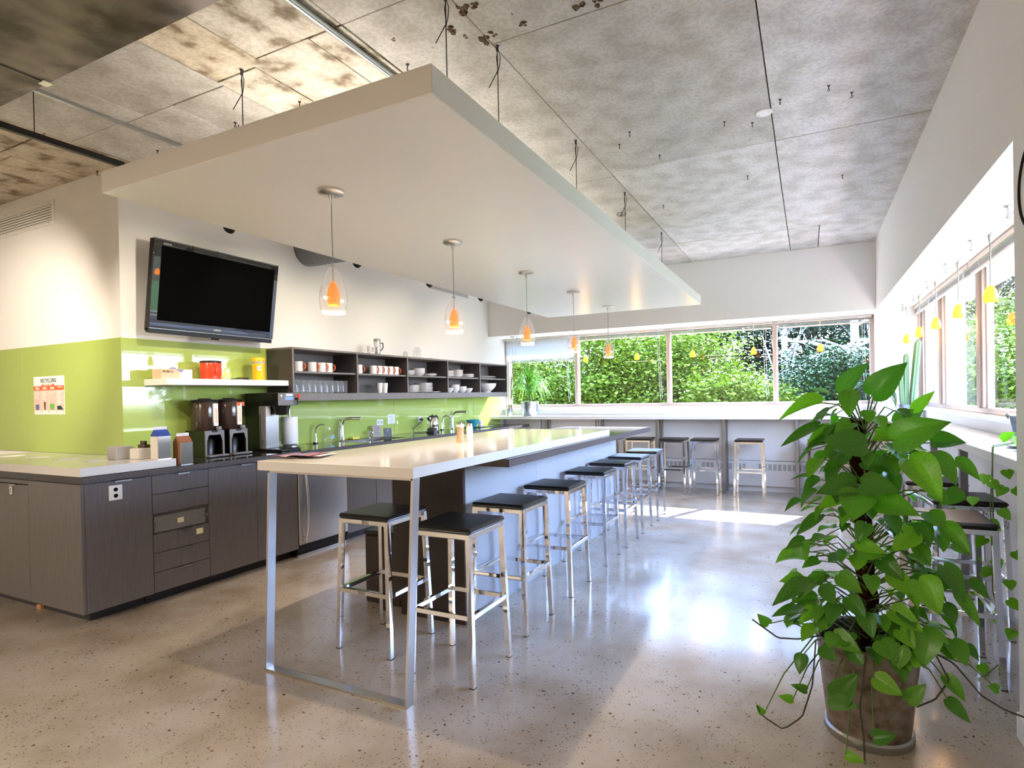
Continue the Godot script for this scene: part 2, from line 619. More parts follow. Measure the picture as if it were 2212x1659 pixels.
# ---------------------------------------------------------------- room shell
func shell() -> void:
	struct("floor", MB.new().bb(Vector3(-8.4, -0.2, -8.75), Vector3(1.7, 0, 4.7)), M.floor_concrete)
	# kitchen wall with its glass splashback, in four sheets
	var kw := struct("wall_kitchen", MB.new().bb(Vector3(-4.9, 0, -8.75), Vector3(WALLX, 3.3, LEFTZ)), M.white_paint)
	var zs := [LEFTZ, -3.77, -5.60, -7.45, -8.30]
	for k in 4:
		part(kw, "glass_panel", MB.new().bb(Vector3(WALLX, 0.936, zs[k + 1] + 0.0015), Vector3(WALLX + 0.008, 1.879, zs[k] - (0.0015 if k else 0.0)), 0.001), M.green_glass)
	var lw := struct("wall_left", MB.new().bb(Vector3(-8.4, 0, -2.72), Vector3(-4.9, 3.3, LEFTZ)), M.white_paint)
	var xs := [WALLX + 0.008, -4.90, -6.10, -7.3]
	for k in 3:
		part(lw, "glass_panel", MB.new().bb(Vector3(xs[k + 1] + 0.002, 0.99, LEFTZ), Vector3(xs[k], 1.879, LEFTZ + 0.008), 0.001), M.green_glass)
	# beam over the far window and the wall below the glass
	struct("wall_back", MB.new().bb(Vector3(WALLX, HEAD, -8.75), Vector3(RX, 3.3, SOFZ)), M.white_paint)
	struct("wall_back_001", MB.new().bb(Vector3(WALLX, 0, -8.75), Vector3(0.75, 1.16, -8.46)), M.white_paint)
	# right wall: pier by the camera, beam, wall below the glass, pier at the corner
	struct("wall_right", MB.new().bb(Vector3(RX, 0, -2.835), Vector3(1.6, 3.3, 4.7)), M.white_paint)
	struct("wall_right_001", MB.new().bb(Vector3(RX, HEAD, -8.75), Vector3(1.6, 3.3, -2.835)), M.white_paint)
	struct("wall_right_002", MB.new().bb(Vector3(1.142, 0, SOFZ), Vector3(1.6, 1.15, -2.835)), M.white_paint)
	struct("wall_right_003", MB.new().bb(Vector3(0.75, 0, -8.75), Vector3(1.6, HEAD, SOFZ)), M.white_paint)
	struct("wall_front", MB.new().bb(Vector3(-8.4, 0, 4.5), Vector3(1.6, 3.3, 4.7)), M.white_paint)
	struct("wall_side", MB.new().bb(Vector3(-8.4, 0, -2.7), Vector3(-8.2, 3.3, 4.7)), M.white_paint)
	struct("trim_1", MB.new().bb(Vector3(WALLX, 1.16, -8.6), Vector3(0.75, SILLTOP, -8.37), 0.004), M.white_trim)
	struct("trim_2", MB.new().bb(Vector3(1.08, 1.15, SOFZ), Vector3(1.26, 1.18, -2.835), 0.004), M.white_trim)
	struct("baseboard_right", MB.new().bb(Vector3(RX - 0.012, 0, -2.83), Vector3(RX, 0.1, 4.5), 0.003), M.white_trim)
	struct("baseboard_left", MB.new().bb(Vector3(-8.2, 0, LEFTZ), Vector3(-5.95, 0.1, LEFTZ + 0.012), 0.003), M.white_trim)


func overhead() -> void:
	# board-marked concrete: every form panel left a face of its own, set off by a joint
	var c := struct("ceiling", MB.new().bb(Vector3(-8.4, CEIL + 0.012, -8.75), Vector3(1.7, 3.4, 4.7)), M.concrete_joint)
	var P := []
	for r in [[-8.7, -6.88], [-6.88, -4.42], [-4.42, -2.53], [-2.53, -0.09], [-0.09, 2.35], [2.35, 4.6]]:
		P.append([-0.2, r[0], 0.8, r[1], "concrete_pale"])
		P.append([-1.42, r[0], -0.2, r[1], "concrete_mid" if r[0] > -5 else "concrete_pale"])
	P[0] = [-0.2, -8.7, 0.115, -6.88, "concrete_mid"]
	P.append([0.115, -8.7, 0.8, -6.88, "concrete_pale"])
	for r in [[-8.7, -6.95], [-6.95, -4.51]]:
		for x in [-5.0, -3.86, -2.64]:
			P.append([x, r[0], x + (1.14 if x < -4 else 1.22), r[1], "concrete_mid"])
	P.append_array([
		[-1.98, -4.51, -1.42, -2.07, "concrete_mid"], [-2.2, -4.51, -1.98, -2.07, "concrete_stained"], [-2.64, -4.51, -2.2, -2.07, "concrete_stained"],
		[-1.98, -2.07, -1.42, 0.37, "concrete_mid"], [-2.57, -2.07, -1.98, 0.37, "concrete_stained"],
		[-2.95, -2.12, -2.57, 0.37, "concrete_stain_warm_light"], [-2.95, -4.51, -2.64, -2.12, "concrete_stained"],
		[-3.42, -2.16, -2.95, 0.37, "concrete_mid"], [-3.42, -4.51, -2.95, -2.16, "concrete_mid"],
		[-3.68, -2.16, -3.42, 0.37, "concrete_mid"], [-3.9, -2.16, -3.68, 0.37, "concrete_pale"],
		[-3.9, -4.51, -3.42, -2.16, "concrete_pale"], [-4.48, -2.14, -3.9, 0.37, "concrete_pale"], [-4.48, -4.51, -3.9, -2.14, "concrete_pale"],
		[-5.09, -2.0, -4.48, 0.37, "concrete_stain_warm_light"], [-5.09, -4.51, -4.48, -2.0, "concrete_stain_warm_light"],  # from here leftwards the tan of warm lamplight is put into the panels
		[-6.3, -2.07, -5.09, 0.37, "concrete_stain_warm_light"], [-6.3, -4.51, -5.09, -2.07, "concrete_stain_warm_light"],
		[-8.2, -2.15, -6.3, 0.37, "concrete_stain_warm_light"], [-8.2, -4.51, -6.3, -2.15, "concrete_stain_warm_light"],
	])
	for x in [-8.2, -6.98, -5.76, -4.54, -3.32, -2.1]:
		for z in [0.37, 2.5]:
			P.append([x, z, minf(x + 1.22, -1.42), z + 2.13, "concrete_stain_warm_light" if x < -4 else "concrete_mid"])
	for p in P:
		var up := rng.randf_range(0.0, 0.003)
		var g := rng.randf_range(0.002, 0.005)
		part(c, "panel", MB.new().bb(Vector3(p[0] + g, CEIL + up, p[1] + g), Vector3(p[2] - g, CEIL + 0.02, p[3] - g), 0.002), M[p[4]])
	# chipped lumps of concrete left between panels
	for p in [[-1.411, -2.244, 0.035], [-1.353, -2.239, 0.03], [-1.529, -2.344, 0.028], [-1.427, -2.478, 0.04], [-1.375, -2.46, 0.026], [-1.836, -2.272, 0.014], [-1.208, -2.47, 0.03], [-1.222, -2.364, 0.016], [-0.929, -2.466, 0.034], [-0.844, -2.48, 0.03], [-1.505, -2.413, 0.014], [-1.018, -2.459, 0.014]]:
		var b := MB.new()
		for k in 5:
			var o: Vector3 = Vector3(rng.randf_range(-1, 1), 0, rng.randf_range(-1, 1)) * p[2] * 0.7
			var s: float = p[2] * rng.randf_range(0.35, 0.7)
			b.T = Transform3D(Basis.from_euler(Vector3(rng.randf() * 0.5, rng.randf() * TAU, rng.randf() * 0.5)), Vector3(p[0], CEIL + 0.004, p[1]) + o)
			b.lathe([Vector2(0, -s * 0.35), Vector2(s * 0.5, -s * 0.25), Vector2(s, 0.0), Vector2(s * 0.8, 0.01)], 7, Vector3.ZERO, 5.0)
		part(c, "chip", b, M.concrete_chip)

	# the hung white canopy and its wires
	var can := thing("hung_canopy", "large flat white canopy panel hung on wires above the island", "ceiling panel", Vector3(-2.1, 2.4, -4.2))
	part(can, "panel", MB.new().bb(Vector3(-0.972, 0, -2.61), Vector3(0.972, 0.104, 2.61), 0.003), M.canopy_paint)
	for p in [[-1.427, -2.127], [-1.404, -2.55], [-1.45, -3.74], [-1.447, -4.9], [-1.455, -6.31], [-2.72, -2.1], [-2.75, -6.3], [-2.75, -4.2]]:
		var w := MB.new()
		var o := Vector3(p[0] + 2.1, 0, p[1] + 4.2)
		w.cyl(o + Vector3(0, 0.1, 0), o + Vector3(0, CEIL - 2.4 - 0.03, 0), 0.0028, -1, 6)
		w.tube([o + Vector3(0, 0.62, 0), o + Vector3(0.012, 0.66, 0), o + Vector3(0.016, 0.7, 0), o + Vector3(0.004, 0.735, 0), o + Vector3(-0.006, 0.7, 0), o + Vector3(0.0, 0.64, 0)], 0.0022, 5)
		w.cyl(o + Vector3(0, 0.63, 0), o + Vector3(-0.035, 0.54, 0.03), 0.0024, -1, 6)
		w.lathe([Vector2(0, 0.728), Vector2(0.008, 0.73), Vector2(0.006, 0.75), Vector2(0.012, 0.756), Vector2(0, 0.756)], 8, o)
		part(can, "hanger_wire", w, M.wire)

	# small hooks cast into the slab
	var hk := MB.new()
	hk.T = Transform3D(Basis.from_scale(Vector3.ONE * 0.62), Vector3.ZERO)
	hk.lathe([Vector2(0, -0.008), Vector2(0.012, -0.006), Vector2(0.014, 0.0), Vector2(0, 0.0)], 10)
	hk.cyl(Vector3(0, 0, 0), Vector3(0, -0.03, 0), 0.004, -1, 8)
	var ring := []
	for k in 13:
		ring.append(Vector3(0.010 * sin(TAU * k / 12), -0.040 + 0.010 * cos(TAU * k / 12), 0))
	hk.tube(ring, 0.003, 6)
	var hm := hk.mesh()
	for p in [[-1.908, -2.471], [-2.712, -2.478], [-3.273, -2.472], [-4.108, -2.488], [-4.87, -2.496], [-1.198, -3.946], [-1.078, -3.792], [-0.986, -4.264], [-0.439, -5.022], [-1.223, -5.406], [0.122, -3.773], [0.249, -3.926], [-0.141, -3.81], [-0.483, -3.947], [-0.32, -4.048], [0.266, -5.384]]:
		var left: bool = p[0] < -2.0
		single("ceiling_hook", "small black eye hook in the concrete above the kitchen wall corner" if left else "small dark eye hook in the bare concrete right of the canopy", "hook", hm, M.dark_metal if left else M.wire, Vector3(p[0], CEIL, p[1]), rng.randf() * TAU, "hooks above the kitchen wall" if left else "hooks right of the canopy")
	var pl := thing("ceiling_cover_plate", "round white cover plate screwed to the concrete ceiling", "cover plate", Vector3(-0.24, CEIL, -3.93))
	part(pl, "plate", MB.new().lathe([Vector2(0, -0.012), Vector2(0.045, -0.011), Vector2(0.05, -0.006), Vector2(0.05, 0), Vector2(0, 0)], 32), M.white_trim)
	for s in [-1, 1]:
		part(pl, "screw", MB.new().lathe([Vector2(0, -0.0145), Vector2(0.003, -0.013), Vector2(0.003, -0.009)], 8, Vector3(0.03 * s, 0, 0.012 * s)), M.steel_dull)
	single("junction_plate", "small dark metal junction plate on the ceiling beside the canopy edge", "cover plate", MB.new().lathe([Vector2(0, -0.02), Vector2(0.04, -0.018), Vector2(0.05, -0.004), Vector2(0.05, 0), Vector2(0, 0)], 20), M.steel_dull, Vector3(-1.649, CEIL, -5.465))
	# rectangular air duct near the camera: two cross-broken sheets and their joint
	var du := thing("air_duct", "large grey sheet metal air duct with a folded seam", "duct", Vector3(-3.35, 2.95, -1.18))
	for k in 2:
		var x0 := -4.82 if k == 0 else 0.004
		var x1 := -0.004 if k == 0 else 3.2
		var b := MB.new()
		b.bb(Vector3(x0, 0.012, -0.33), Vector3(x1, 0.16, 0.33))
		# underside of each sheet is folded along its diagonals
		var n := 2 if k == 0 else 1
		for j in n:
			var a := lerpf(x0, x1, float(j) / n)
			var d := lerpf(x0, x1, float(j + 1) / n)
			var mid := Vector3((a + d) * 0.5, -0.022, 0)
			var q := [Vector3(a, 0.01, -0.33), Vector3(d, 0.01, -0.33), Vector3(d, 0.01, 0.33), Vector3(a, 0.01, 0.33)]
			for i in 4:
				var p0: Vector3 = q[i]
				var p1: Vector3 = q[(i + 1) % 4]
				var nn := (p1 - p0).cross(mid - p0).normalized()
				if nn.y > 0:
					nn = -nn
				b.tri(p0, p1, mid, nn, nn, nn)
		part(du, "sheet_section", b, M.duct_sheet)
	part(du, "joint_flange", MB.new().bb(Vector3(-0.0035, 0.004, -0.336), Vector3(0.0035, 0.164, 0.336)), M.duct_grey)
	part(du, "corner_clip", MB.new().bb(Vector3(-0.03, 0.002, -0.342), Vector3(0.03, 0.03, -0.30), 0.003), M.brushed_steel)
	for x in [-0.12, 0.1, 0.22]:
		part(du, "rivet", MB.new().lathe([Vector2(0, 0.004), Vector2(0.005, 0.006), Vector2(0.006, 0.011)], 10, Vector3(x, 0, -0.27)), M.galvanised)
	for s in [-1, 1]:
		part(du, "hanger_strap", MB.new().bb(Vector3(1.6 * s - 0.012, 0.16, -0.002), Vector3(1.6 * s + 0.012, CEIL - 2.95, 0.002)), M.steel_dull)
	# conduit pipes fixed to the slab
	var cd := single("conduit_pipe", "galvanised conduit pipe along the concrete above the canopy corner", "pipe", MB.new().cyl(Vector3(0, 0, -2.3), Vector3(0, 0, 3.0), 0.017, -1, 14), M.galvanised, Vector3(-2.03, CEIL - 0.018, -2.0))
	cd.set_meta("label", "thick galvanised conduit pipe running over the canopy corner")
	var c2 := thing("conduit_rail", "slim grey conduit rail with end cap on the concrete", "pipe", Vector3(-3.88, CEIL, -2.0))
	part(c2, "rail", MB.new().bb(Vector3(-0.011, -0.02, -0.52), Vector3(0.011, 0, 2.8), 0.002), M.galvanised)
	part(c2, "end_cap", MB.new().bb(Vector3(-0.015, -0.026, -0.54), Vector3(0.015, 0, -0.52), 0.002), M.steel_dull)
	# black lighting track on wires, with a spot on the wall over the poster
	var tr := thing("lighting_track", "long black lighting track hung on a wire by the duct", "track light", Vector3(-3.92, 2.9, -1.2))
	part(tr, "rail", MB.new().bb(Vector3(-0.018, -0.017, -0.96), Vector3(0.018, 0.017, 2.6), 0.003), M.dark_metal)
	for z in [-0.497, 1.6]:
		part(tr, "hanger_wire", MB.new().cyl(Vector3(0, 0.017, z), Vector3(0, CEIL - 2.9, z), 0.0025, -1, 6), M.wire)


# ---------------------------------------------------------------- windows and blinds
func blind(called: String, label: String, group: String, base: Transform3D, w: float, drop: float, open_slats: int) -> void:
	# local x runs along the window, y down from the head, +z into the room
	var b := thing(called, label, "window blind", Vector3.ZERO, 0.0, group)
	b.transform = base
	part(b, "headrail", MB.new().bb(Vector3(-w / 2, -0.035, -0.015), Vector3(w / 2, 0, 0.02), 0.003), M.blind_rail)
	var sl := MB.new()
	for k in 4:
		var a0 := lerpf(-0.0125, 0.0125, k / 4.0)
		var a1 := lerpf(-0.0125, 0.0125, (k + 1) / 4.0)
		var y0 := -0.0018 * pow(a0 / 0.0125, 2)
		var y1 := -0.0018 * pow(a1 / 0.0125, 2)
		sl.quad(Vector3(-w / 2 + 0.01, y0, a0), Vector3(w / 2 - 0.01, y0, a0), Vector3(w / 2 - 0.01, y1, a1), Vector3(-w / 2 + 0.01, y1, a1), Vector3.UP)
		sl.quad(Vector3(-w / 2 + 0.01, y0 - 0.0006, a0), Vector3(w / 2 - 0.01, y0 - 0.0006, a0), Vector3(w / 2 - 0.01, y1 - 0.0006, a1), Vector3(-w / 2 + 0.01, y1 - 0.0006, a1), Vector3.DOWN)
	var sm := sl.mesh()
	var y := -0.045
	for k in open_slats:
		part(b, "slat", sm, M.blind_white, Vector3(0, y, 0), Vector3(0.95, 0, 0))
		y = -0.045 - (drop - 0.1) * (k + 1) / open_slats
	for k in 8:
		y -= 0.0045
		part(b, "slat", sm, M.blind_white, Vector3(0, y, 0), Vector3(0.05, 0, 0))
	part(b, "bottom_rail", MB.new().bb(Vector3(-w / 2 + 0.01, y - 0.022, -0.012), Vector3(w / 2 - 0.01, y - 0.004, 0.012), 0.003), M.blind_rail)
	for s in [-0.3, 0.3]:
		part(b, "ladder_cord", MB.new().cyl(Vector3(w * s, -0.03, 0.016), Vector3(w * s, y, 0.016), 0.0012, -1, 5), M.blind_white)
	for k in 2:
		var x := w / 2 - 0.08 - 0.025 * k
		part(b, "pull_cord", MB.new().tube([Vector3(x, -0.03, 0.022), Vector3(x - 0.005, -0.4, 0.03), Vector3(x + 0.01, -0.8, 0.032), Vector3(x + 0.03, -1.02 - 0.05 * k, 0.04)], 0.0018, 5), M.blind_white)


func windows() -> void:
	var w1 := structure_root("window_1")
	var xs := [-4.652, -3.354, -1.888, -0.428, 0.75]
	var y0 := SILLTOP
	var y1 := HEAD
	part(w1, "bottom_rail", MB.new().bb(Vector3(xs[0], y0, GLZ - 0.03), Vector3(xs[4], y0 + 0.045, GLZ + 0.04), 0.003), M.frame_bronze)
	part(w1, "top_rail", MB.new().bb(Vector3(xs[0], y1 - 0.05, GLZ - 0.03), Vector3(xs[4], y1, GLZ + 0.04), 0.003), M.frame_bronze)
	for k in 5:
		var x: float = clampf(xs[k], xs[0] + 0.03, xs[4] - 0.02)
		part(w1, "mullion", MB.new().bb(Vector3(x - 0.03, y0 + 0.04, GLZ - 0.03), Vector3(x + 0.02, y1 - 0.04, GLZ + 0.055), 0.003), M.frame_bronze)
		part(w1, "mullion_bead", MB.new().bb(Vector3(x + 0.021, y0 + 0.045, GLZ - 0.02), Vector3(x + 0.034, y1 - 0.05, GLZ + 0.02), 0.001), M.white_trim)
	for k in 4:
		part(w1, "pane", MB.new().bb(Vector3(xs[k] + 0.02, y0 + 0.04, GLZ - 0.003), Vector3(xs[k + 1] - 0.02, y1 - 0.045, GLZ + 0.003)), M.window_glass)
	var names := ["lowered half way", "pulled up above the maple view", "pulled up above the pale branches", "pulled up by the corner pier"]
	for k in 4:
		var w: float = xs[k + 1] - xs[k] - 0.07
		var at := Vector3((xs[k] + xs[k + 1]) / 2 + 0.005, HEAD - 0.004, GLZ + 0.085)
		blind("venetian_blind", "white venetian blind %s in the far window" % names[k], "blinds of the far window", Transform3D(Basis.IDENTITY, at), w, 0.40 if k == 0 else 0.06, 20 if k == 0 else 0)

	var w2 := structure_root("window_2")
	var zs := [SOFZ, -6.84, -5.40, -3.96, -2.835]
	y0 = 1.18
	part(w2, "bottom_rail", MB.new().bb(Vector3(GLX - 0.04, y0, zs[0]), Vector3(GLX + 0.03, y0 + 0.045, zs[4]), 0.003), M.frame_bronze)
	part(w2, "top_rail", MB.new().bb(Vector3(GLX - 0.04, y1 - 0.05, zs[0]), Vector3(GLX + 0.03, y1, zs[4]), 0.003), M.frame_bronze)
	for k in 5:
		var z: float = clampf(zs[k], zs[0] + 0.04, zs[4] - 0.06)
		part(w2, "mullion", MB.new().bb(Vector3(GLX - 0.06, y0 + 0.04, z - 0.04), Vector3(GLX + 0.03, y1 - 0.04, z + 0.03), 0.003), M.frame_bronze)
		part(w2, "mullion_bead", MB.new().bb(Vector3(GLX - 0.045, y0 + 0.045, z + 0.031), Vector3(GLX + 0.02, y1 - 0.05, z + 0.075), 0.002), M.frame_bronze)
		part(w2, "mullion_bead", MB.new().bb(Vector3(GLX - 0.02, y0 + 0.045, z + 0.076), Vector3(GLX + 0.02, y1 - 0.05, z + 0.10), 0.002), M.white_trim)
	for k in 4:
		part(w2, "pane", MB.new().bb(Vector3(GLX - 0.003, y0 + 0.04, zs[k] + 0.03), Vector3(GLX + 0.003, y1 - 0.045, zs[k + 1] - 0.03)), M.window_glass)
	var nm := ["by the cactus", "second from the cactus", "third from the cactus", "behind the wall edge"]
	for k in 4:
		var w: float = zs[k + 1] - zs[k] - 0.05
		var at := Vector3(GLX - 0.095, HEAD - 0.006, (zs[k] + zs[k + 1]) / 2 - 0.005)
		blind("venetian_blind", "white venetian blind pulled up in the side window, %s" % nm[k], "blinds of the side window", Transform3D(Basis(Vector3.UP, -PI / 2), at), w, 0.06, 0)


# ---------------------------------------------------------------- outdoors
func leaf_card(s: float) -> ArrayMesh:
	var b := MB.new()
	var o := [Vector2(0, 0), Vector2(0.35, 0.25), Vector2(0.5, 0.6), Vector2(0.18, 0.62), Vector2(0, 1.0), Vector2(-0.18, 0.62), Vector2(-0.5, 0.6), Vector2(-0.35, 0.25)]
	for k in 8:
		var p0: Vector2 = o[k] * s
		var p1: Vector2 = o[(k + 1) % 8] * s
		var z0 := absf(p0.x) * 0.35
		var z1 := absf(p1.x) * 0.35
		var c := Vector3(0, 0.45 * s, 0)
		var a := Vector3(p0.x, p0.y, z0)
		var d := Vector3(p1.x, p1.y, z1)
		var nn := (a - c).cross(d - c).normalized()
		if nn.z < 0:
			nn = -nn
		b.tri(c, a, d, nn, nn, nn)
	return b.mesh()


func tree(label: String, group: String, at: Vector3, rx: float, ry: float, crown_y: float, count: int, leaf: ArrayMesh, m: Material, trunk: Material, clumps: int) -> void:
	var t := thing("leafy_tree", label, "tree", at, 0.0, group)
	var b := MB.new()
	var top := crown_y + ry * 0.3
	b.tube([Vector3(0, 0, 0), Vector3(0.06, top * 0.4, 0.03), Vector3(-0.04, top * 0.75, 0), Vector3(0.02, top, 0.04)], [0.16, 0.12, 0.09, 0.04], 8)
	part(t, "trunk", b, trunk)
	var lim := MB.new()
	var cl := []
	for k in clumps:
		var d := Vector3(rng.randfn(), rng.randfn(), rng.randfn()).normalized()
		var r := pow(rng.randf(), 0.4)
		var p := Vector3(d.x * rx, crown_y + d.y * ry, d.z * rx) * Vector3(r, 1, r) + Vector3(0, (1 - r) * 0.1, 0)
		p.y = crown_y + d.y * ry * r
		cl.append(p)
		if k % 3 == 0:
			var s := Vector3(0, lerpf(top * 0.4, top, rng.randf()), 0)
			lim.tube([s, s.lerp(p, 0.5) + Vector3(0, 0.1, 0), p], [0.05, 0.03, 0.01], 5)
	part(t, "limbs", lim, trunk)
	var mm := MultiMesh.new()
	mm.transform_format = MultiMesh.TRANSFORM_3D
	mm.use_colors = true
	mm.mesh = leaf
	mm.instance_count = count
	for k in count:
		var c: Vector3 = cl[rng.randi_range(0, clumps - 1)]
		var sp := 0.26 * minf(rx, 1.6)
		var p := c + Vector3(rng.randfn(0, sp), rng.randfn(0, sp * 0.6), rng.randfn(0, sp))
		var bs := Basis.from_euler(Vector3(rng.randf_range(-1.9, -0.6), rng.randf() * TAU, rng.randf_range(-0.6, 0.6))).scaled(Vector3.ONE * rng.randf_range(0.7, 1.3))
		mm.set_instance_transform(k, Transform3D(bs, p))
		var g := rng.randf_range(0.7, 1.15)
		mm.set_instance_color(k, Color(g * rng.randf_range(0.9, 1.1), g, g * rng.randf_range(0.75, 1.0)))
	var o := MultiMeshInstance3D.new()
	o.name = "foliage"
	o.multimesh = mm
	o.material_override = m
	t.add_child(o, true)
	o.set_meta("kind", "stuff")


func outside() -> void:
	var g := single("garden_lawn", "green lawn outside below the windows", "lawn", MB.new().bb(Vector3(-40, -2.8, -60), Vector3(45, -2.6, -8.9)).bb(Vector3(1.75, -2.8, -8.9), Vector3(45, -2.6, 8)), M.grass)
	g.set_meta("kind", "structure")
	var big := leaf_card(0.085)
	var mid := leaf_card(0.075)
	var far := leaf_card(0.16)
	var gy := -2.6
	var mg := "maples outside the far window"
	var ml := "bright yellow-green maple tree close outside the far window"
	for p in [[-6.6, -13.2, 1.5, 1.5, 3.7], [-4.4, -13.0, 1.3, 1.5, 3.9], [-2.9, -13.8, 1.5, 1.5, 4.0], [-1.5, -12.4, 0.9, 0.9, 3.6], [-0.7, -13.0, 0.8, 0.7, 3.3]]:
		tree(ml, mg, Vector3(p[0], gy, p[1]), p[2], p[3], p[4], int(11000 * p[2] * p[3]), big, M.leaf_maple, M.trunk_brown, 70)
	for p in [[0.6, -14.2, 1.3, 1.0, 3.9], [2.0, -14.0, 1.3, 1.1, 3.8]]:
		tree("mid green shrub tree outside the far window near the corner", "shrub trees outside the corner", Vector3(p[0], gy, p[1]), p[2], p[3], p[4], 18000, mid, M.leaf_bush, M.trunk_brown, 70)
	for p in [[-11, -21, 3.0, 4.0, 5.0], [-7, -22, 3.0, 4.2, 5.4], [-3.4, -21.5, 2.8, 4.2, 5.6], [0.0, -22, 2.8, 4.4, 5.8], [3.6, -23.5, 2.8, 4.4, 5.6], [7.0, -24, 3.0, 4.2, 5.4], [-15, -20, 3.0, 4.2, 5.4]]:
		tree("tall dark tree standing behind the maples in the garden", "dark trees behind the garden", Vector3(p[0], gy, p[1]), p[2], p[3], p[4], 15000, far, M.leaf_far, M.trunk_brown, 110)
	for p in [[-0.6, -17.5, 1.3, 0.8, 6.3], [1.6, -18.0, 1.4, 0.9, 6.2]]:
		tree("pale silvery leaved tree above the shrubs outside", "silvery trees outside", Vector3(p[0], gy, p[1]), p[2], p[3], p[4], 8000, mid, M.leaf_silver, M.trunk_pale, 40)
	for p in [[3.3, -12.6, 0.9, 0.9, 3.9], [3.6, -15.4, 1.2, 1.2, 4.2], [5.2, -18.0, 1.6, 1.6, 4.6], [5.0, -13.0, 1.1, 1.2, 4.2], [4.4, -9.4, 1.0, 1.0, 3.9], [6.6, -15.5, 1.4, 1.5, 4.6]]:
		tree("bushy green tree outside the side window", "trees outside the side window", Vector3(p[0], gy, p[1]), p[2], p[3], p[4], int(13000 * p[2] * p[3]), big, M.leaf_maple, M.trunk_brown, 55)
	# bare pale tree with spreading branches
	var bt := thing("bare_tree", "bare tree with pale grey trunk and spreading branches outside", "tree", Vector3(1.0, gy, -16.2))
	part(bt, "trunk", MB.new().tube([Vector3.ZERO, Vector3(-0.05, 2, 0), Vector3(0.02, 4.0, 0), Vector3(0.0, 6.4, 0.1)], [0.16, 0.13, 0.11, 0.08], 8), M.trunk_pale)
	for k in 26:
		var s := Vector3(0, rng.randf_range(4.0, 5.6), 0)
		var a := rng.randf_range(-0.6, 0.6) + (PI if k % 2 else 0.0)
		var l := rng.randf_range(0.8, 2.0)
		var d := Vector3(cos(a), rng.randf_range(-0.45, 0.5), sin(a) * 0.7)
		var p1 := s + d * l * 0.5 + Vector3(0, 0.1, 0)
		var p2 := s + d * l + Vector3(0, rng.randf_range(-0.2, 0.25), 0)
		var br := part(bt, "branch", MB.new().tube([s, p1, p2], [0.045, 0.03, 0.008], 5), M.trunk_pale)
		for j in 3:
			var q := p1.lerp(p2, rng.randf())
			part(br, "twig", MB.new().tube([q, q + Vector3(rng.randf_range(-0.4, 0.4), rng.randf_range(-0.3, 0.3), rng.randf_range(-0.3, 0.3))], [0.012, 0.004], 4), M.trunk_pale)


# ---------------------------------------------------------------- kitchen run
func edge_pull(parent: Node, z0: float, z1: float, x: float, y: float) -> void:
	part(parent, "edge_pull", MB.new().bb(Vector3(x - 0.012, y - 0.003, z0), Vector3(x + 0.012, y, z1)).bb(Vector3(x + 0.009, y - 0.012, z0), Vector3(x + 0.012, y, z1)), M.brushed_steel)


func base_unit(label: String, z0: float, z1: float, high := 0.893) -> Node3D:
	# a cabinet whose front faces the room; z0 is the nearer end
	var c := thing("base_cabinet", label, "cabinet", Vector3(-4.06, 0, (z0 + z1) / 2), 0.0, "dark base cabinets along the kitchen wall")
	var h := (z0 - z1) / 2
	part(c, "body", MB.new().bb(Vector3(-0.58, 0.08, -h), Vector3(0, high, h)), M.laminate)
	part(c, "toe_kick", MB.new().bb(Vector3(-0.5, 0, -h), Vector3(-0.085, 0.08, h)), M.toe_kick)
	return c


func door(c: Node3D, z0: float, z1: float, pull := 0) -> MeshInstance3D:
	# z0 nearer, z1 farther, in the cabinet's own axes
	var d := part(c, "door", MB.new().bb(Vector3(0.001, 0.083, z1 + 0.0015), Vector3(0.02, 0.885, z0 - 0.0015), 0.0012), M.laminate)
	if pull:
		var a := z0 - 0.16 if pull == 1 else z1 + 0.14
		edge_pull(d, a - 0.1, a, 0.022, 0.8885)
	return d


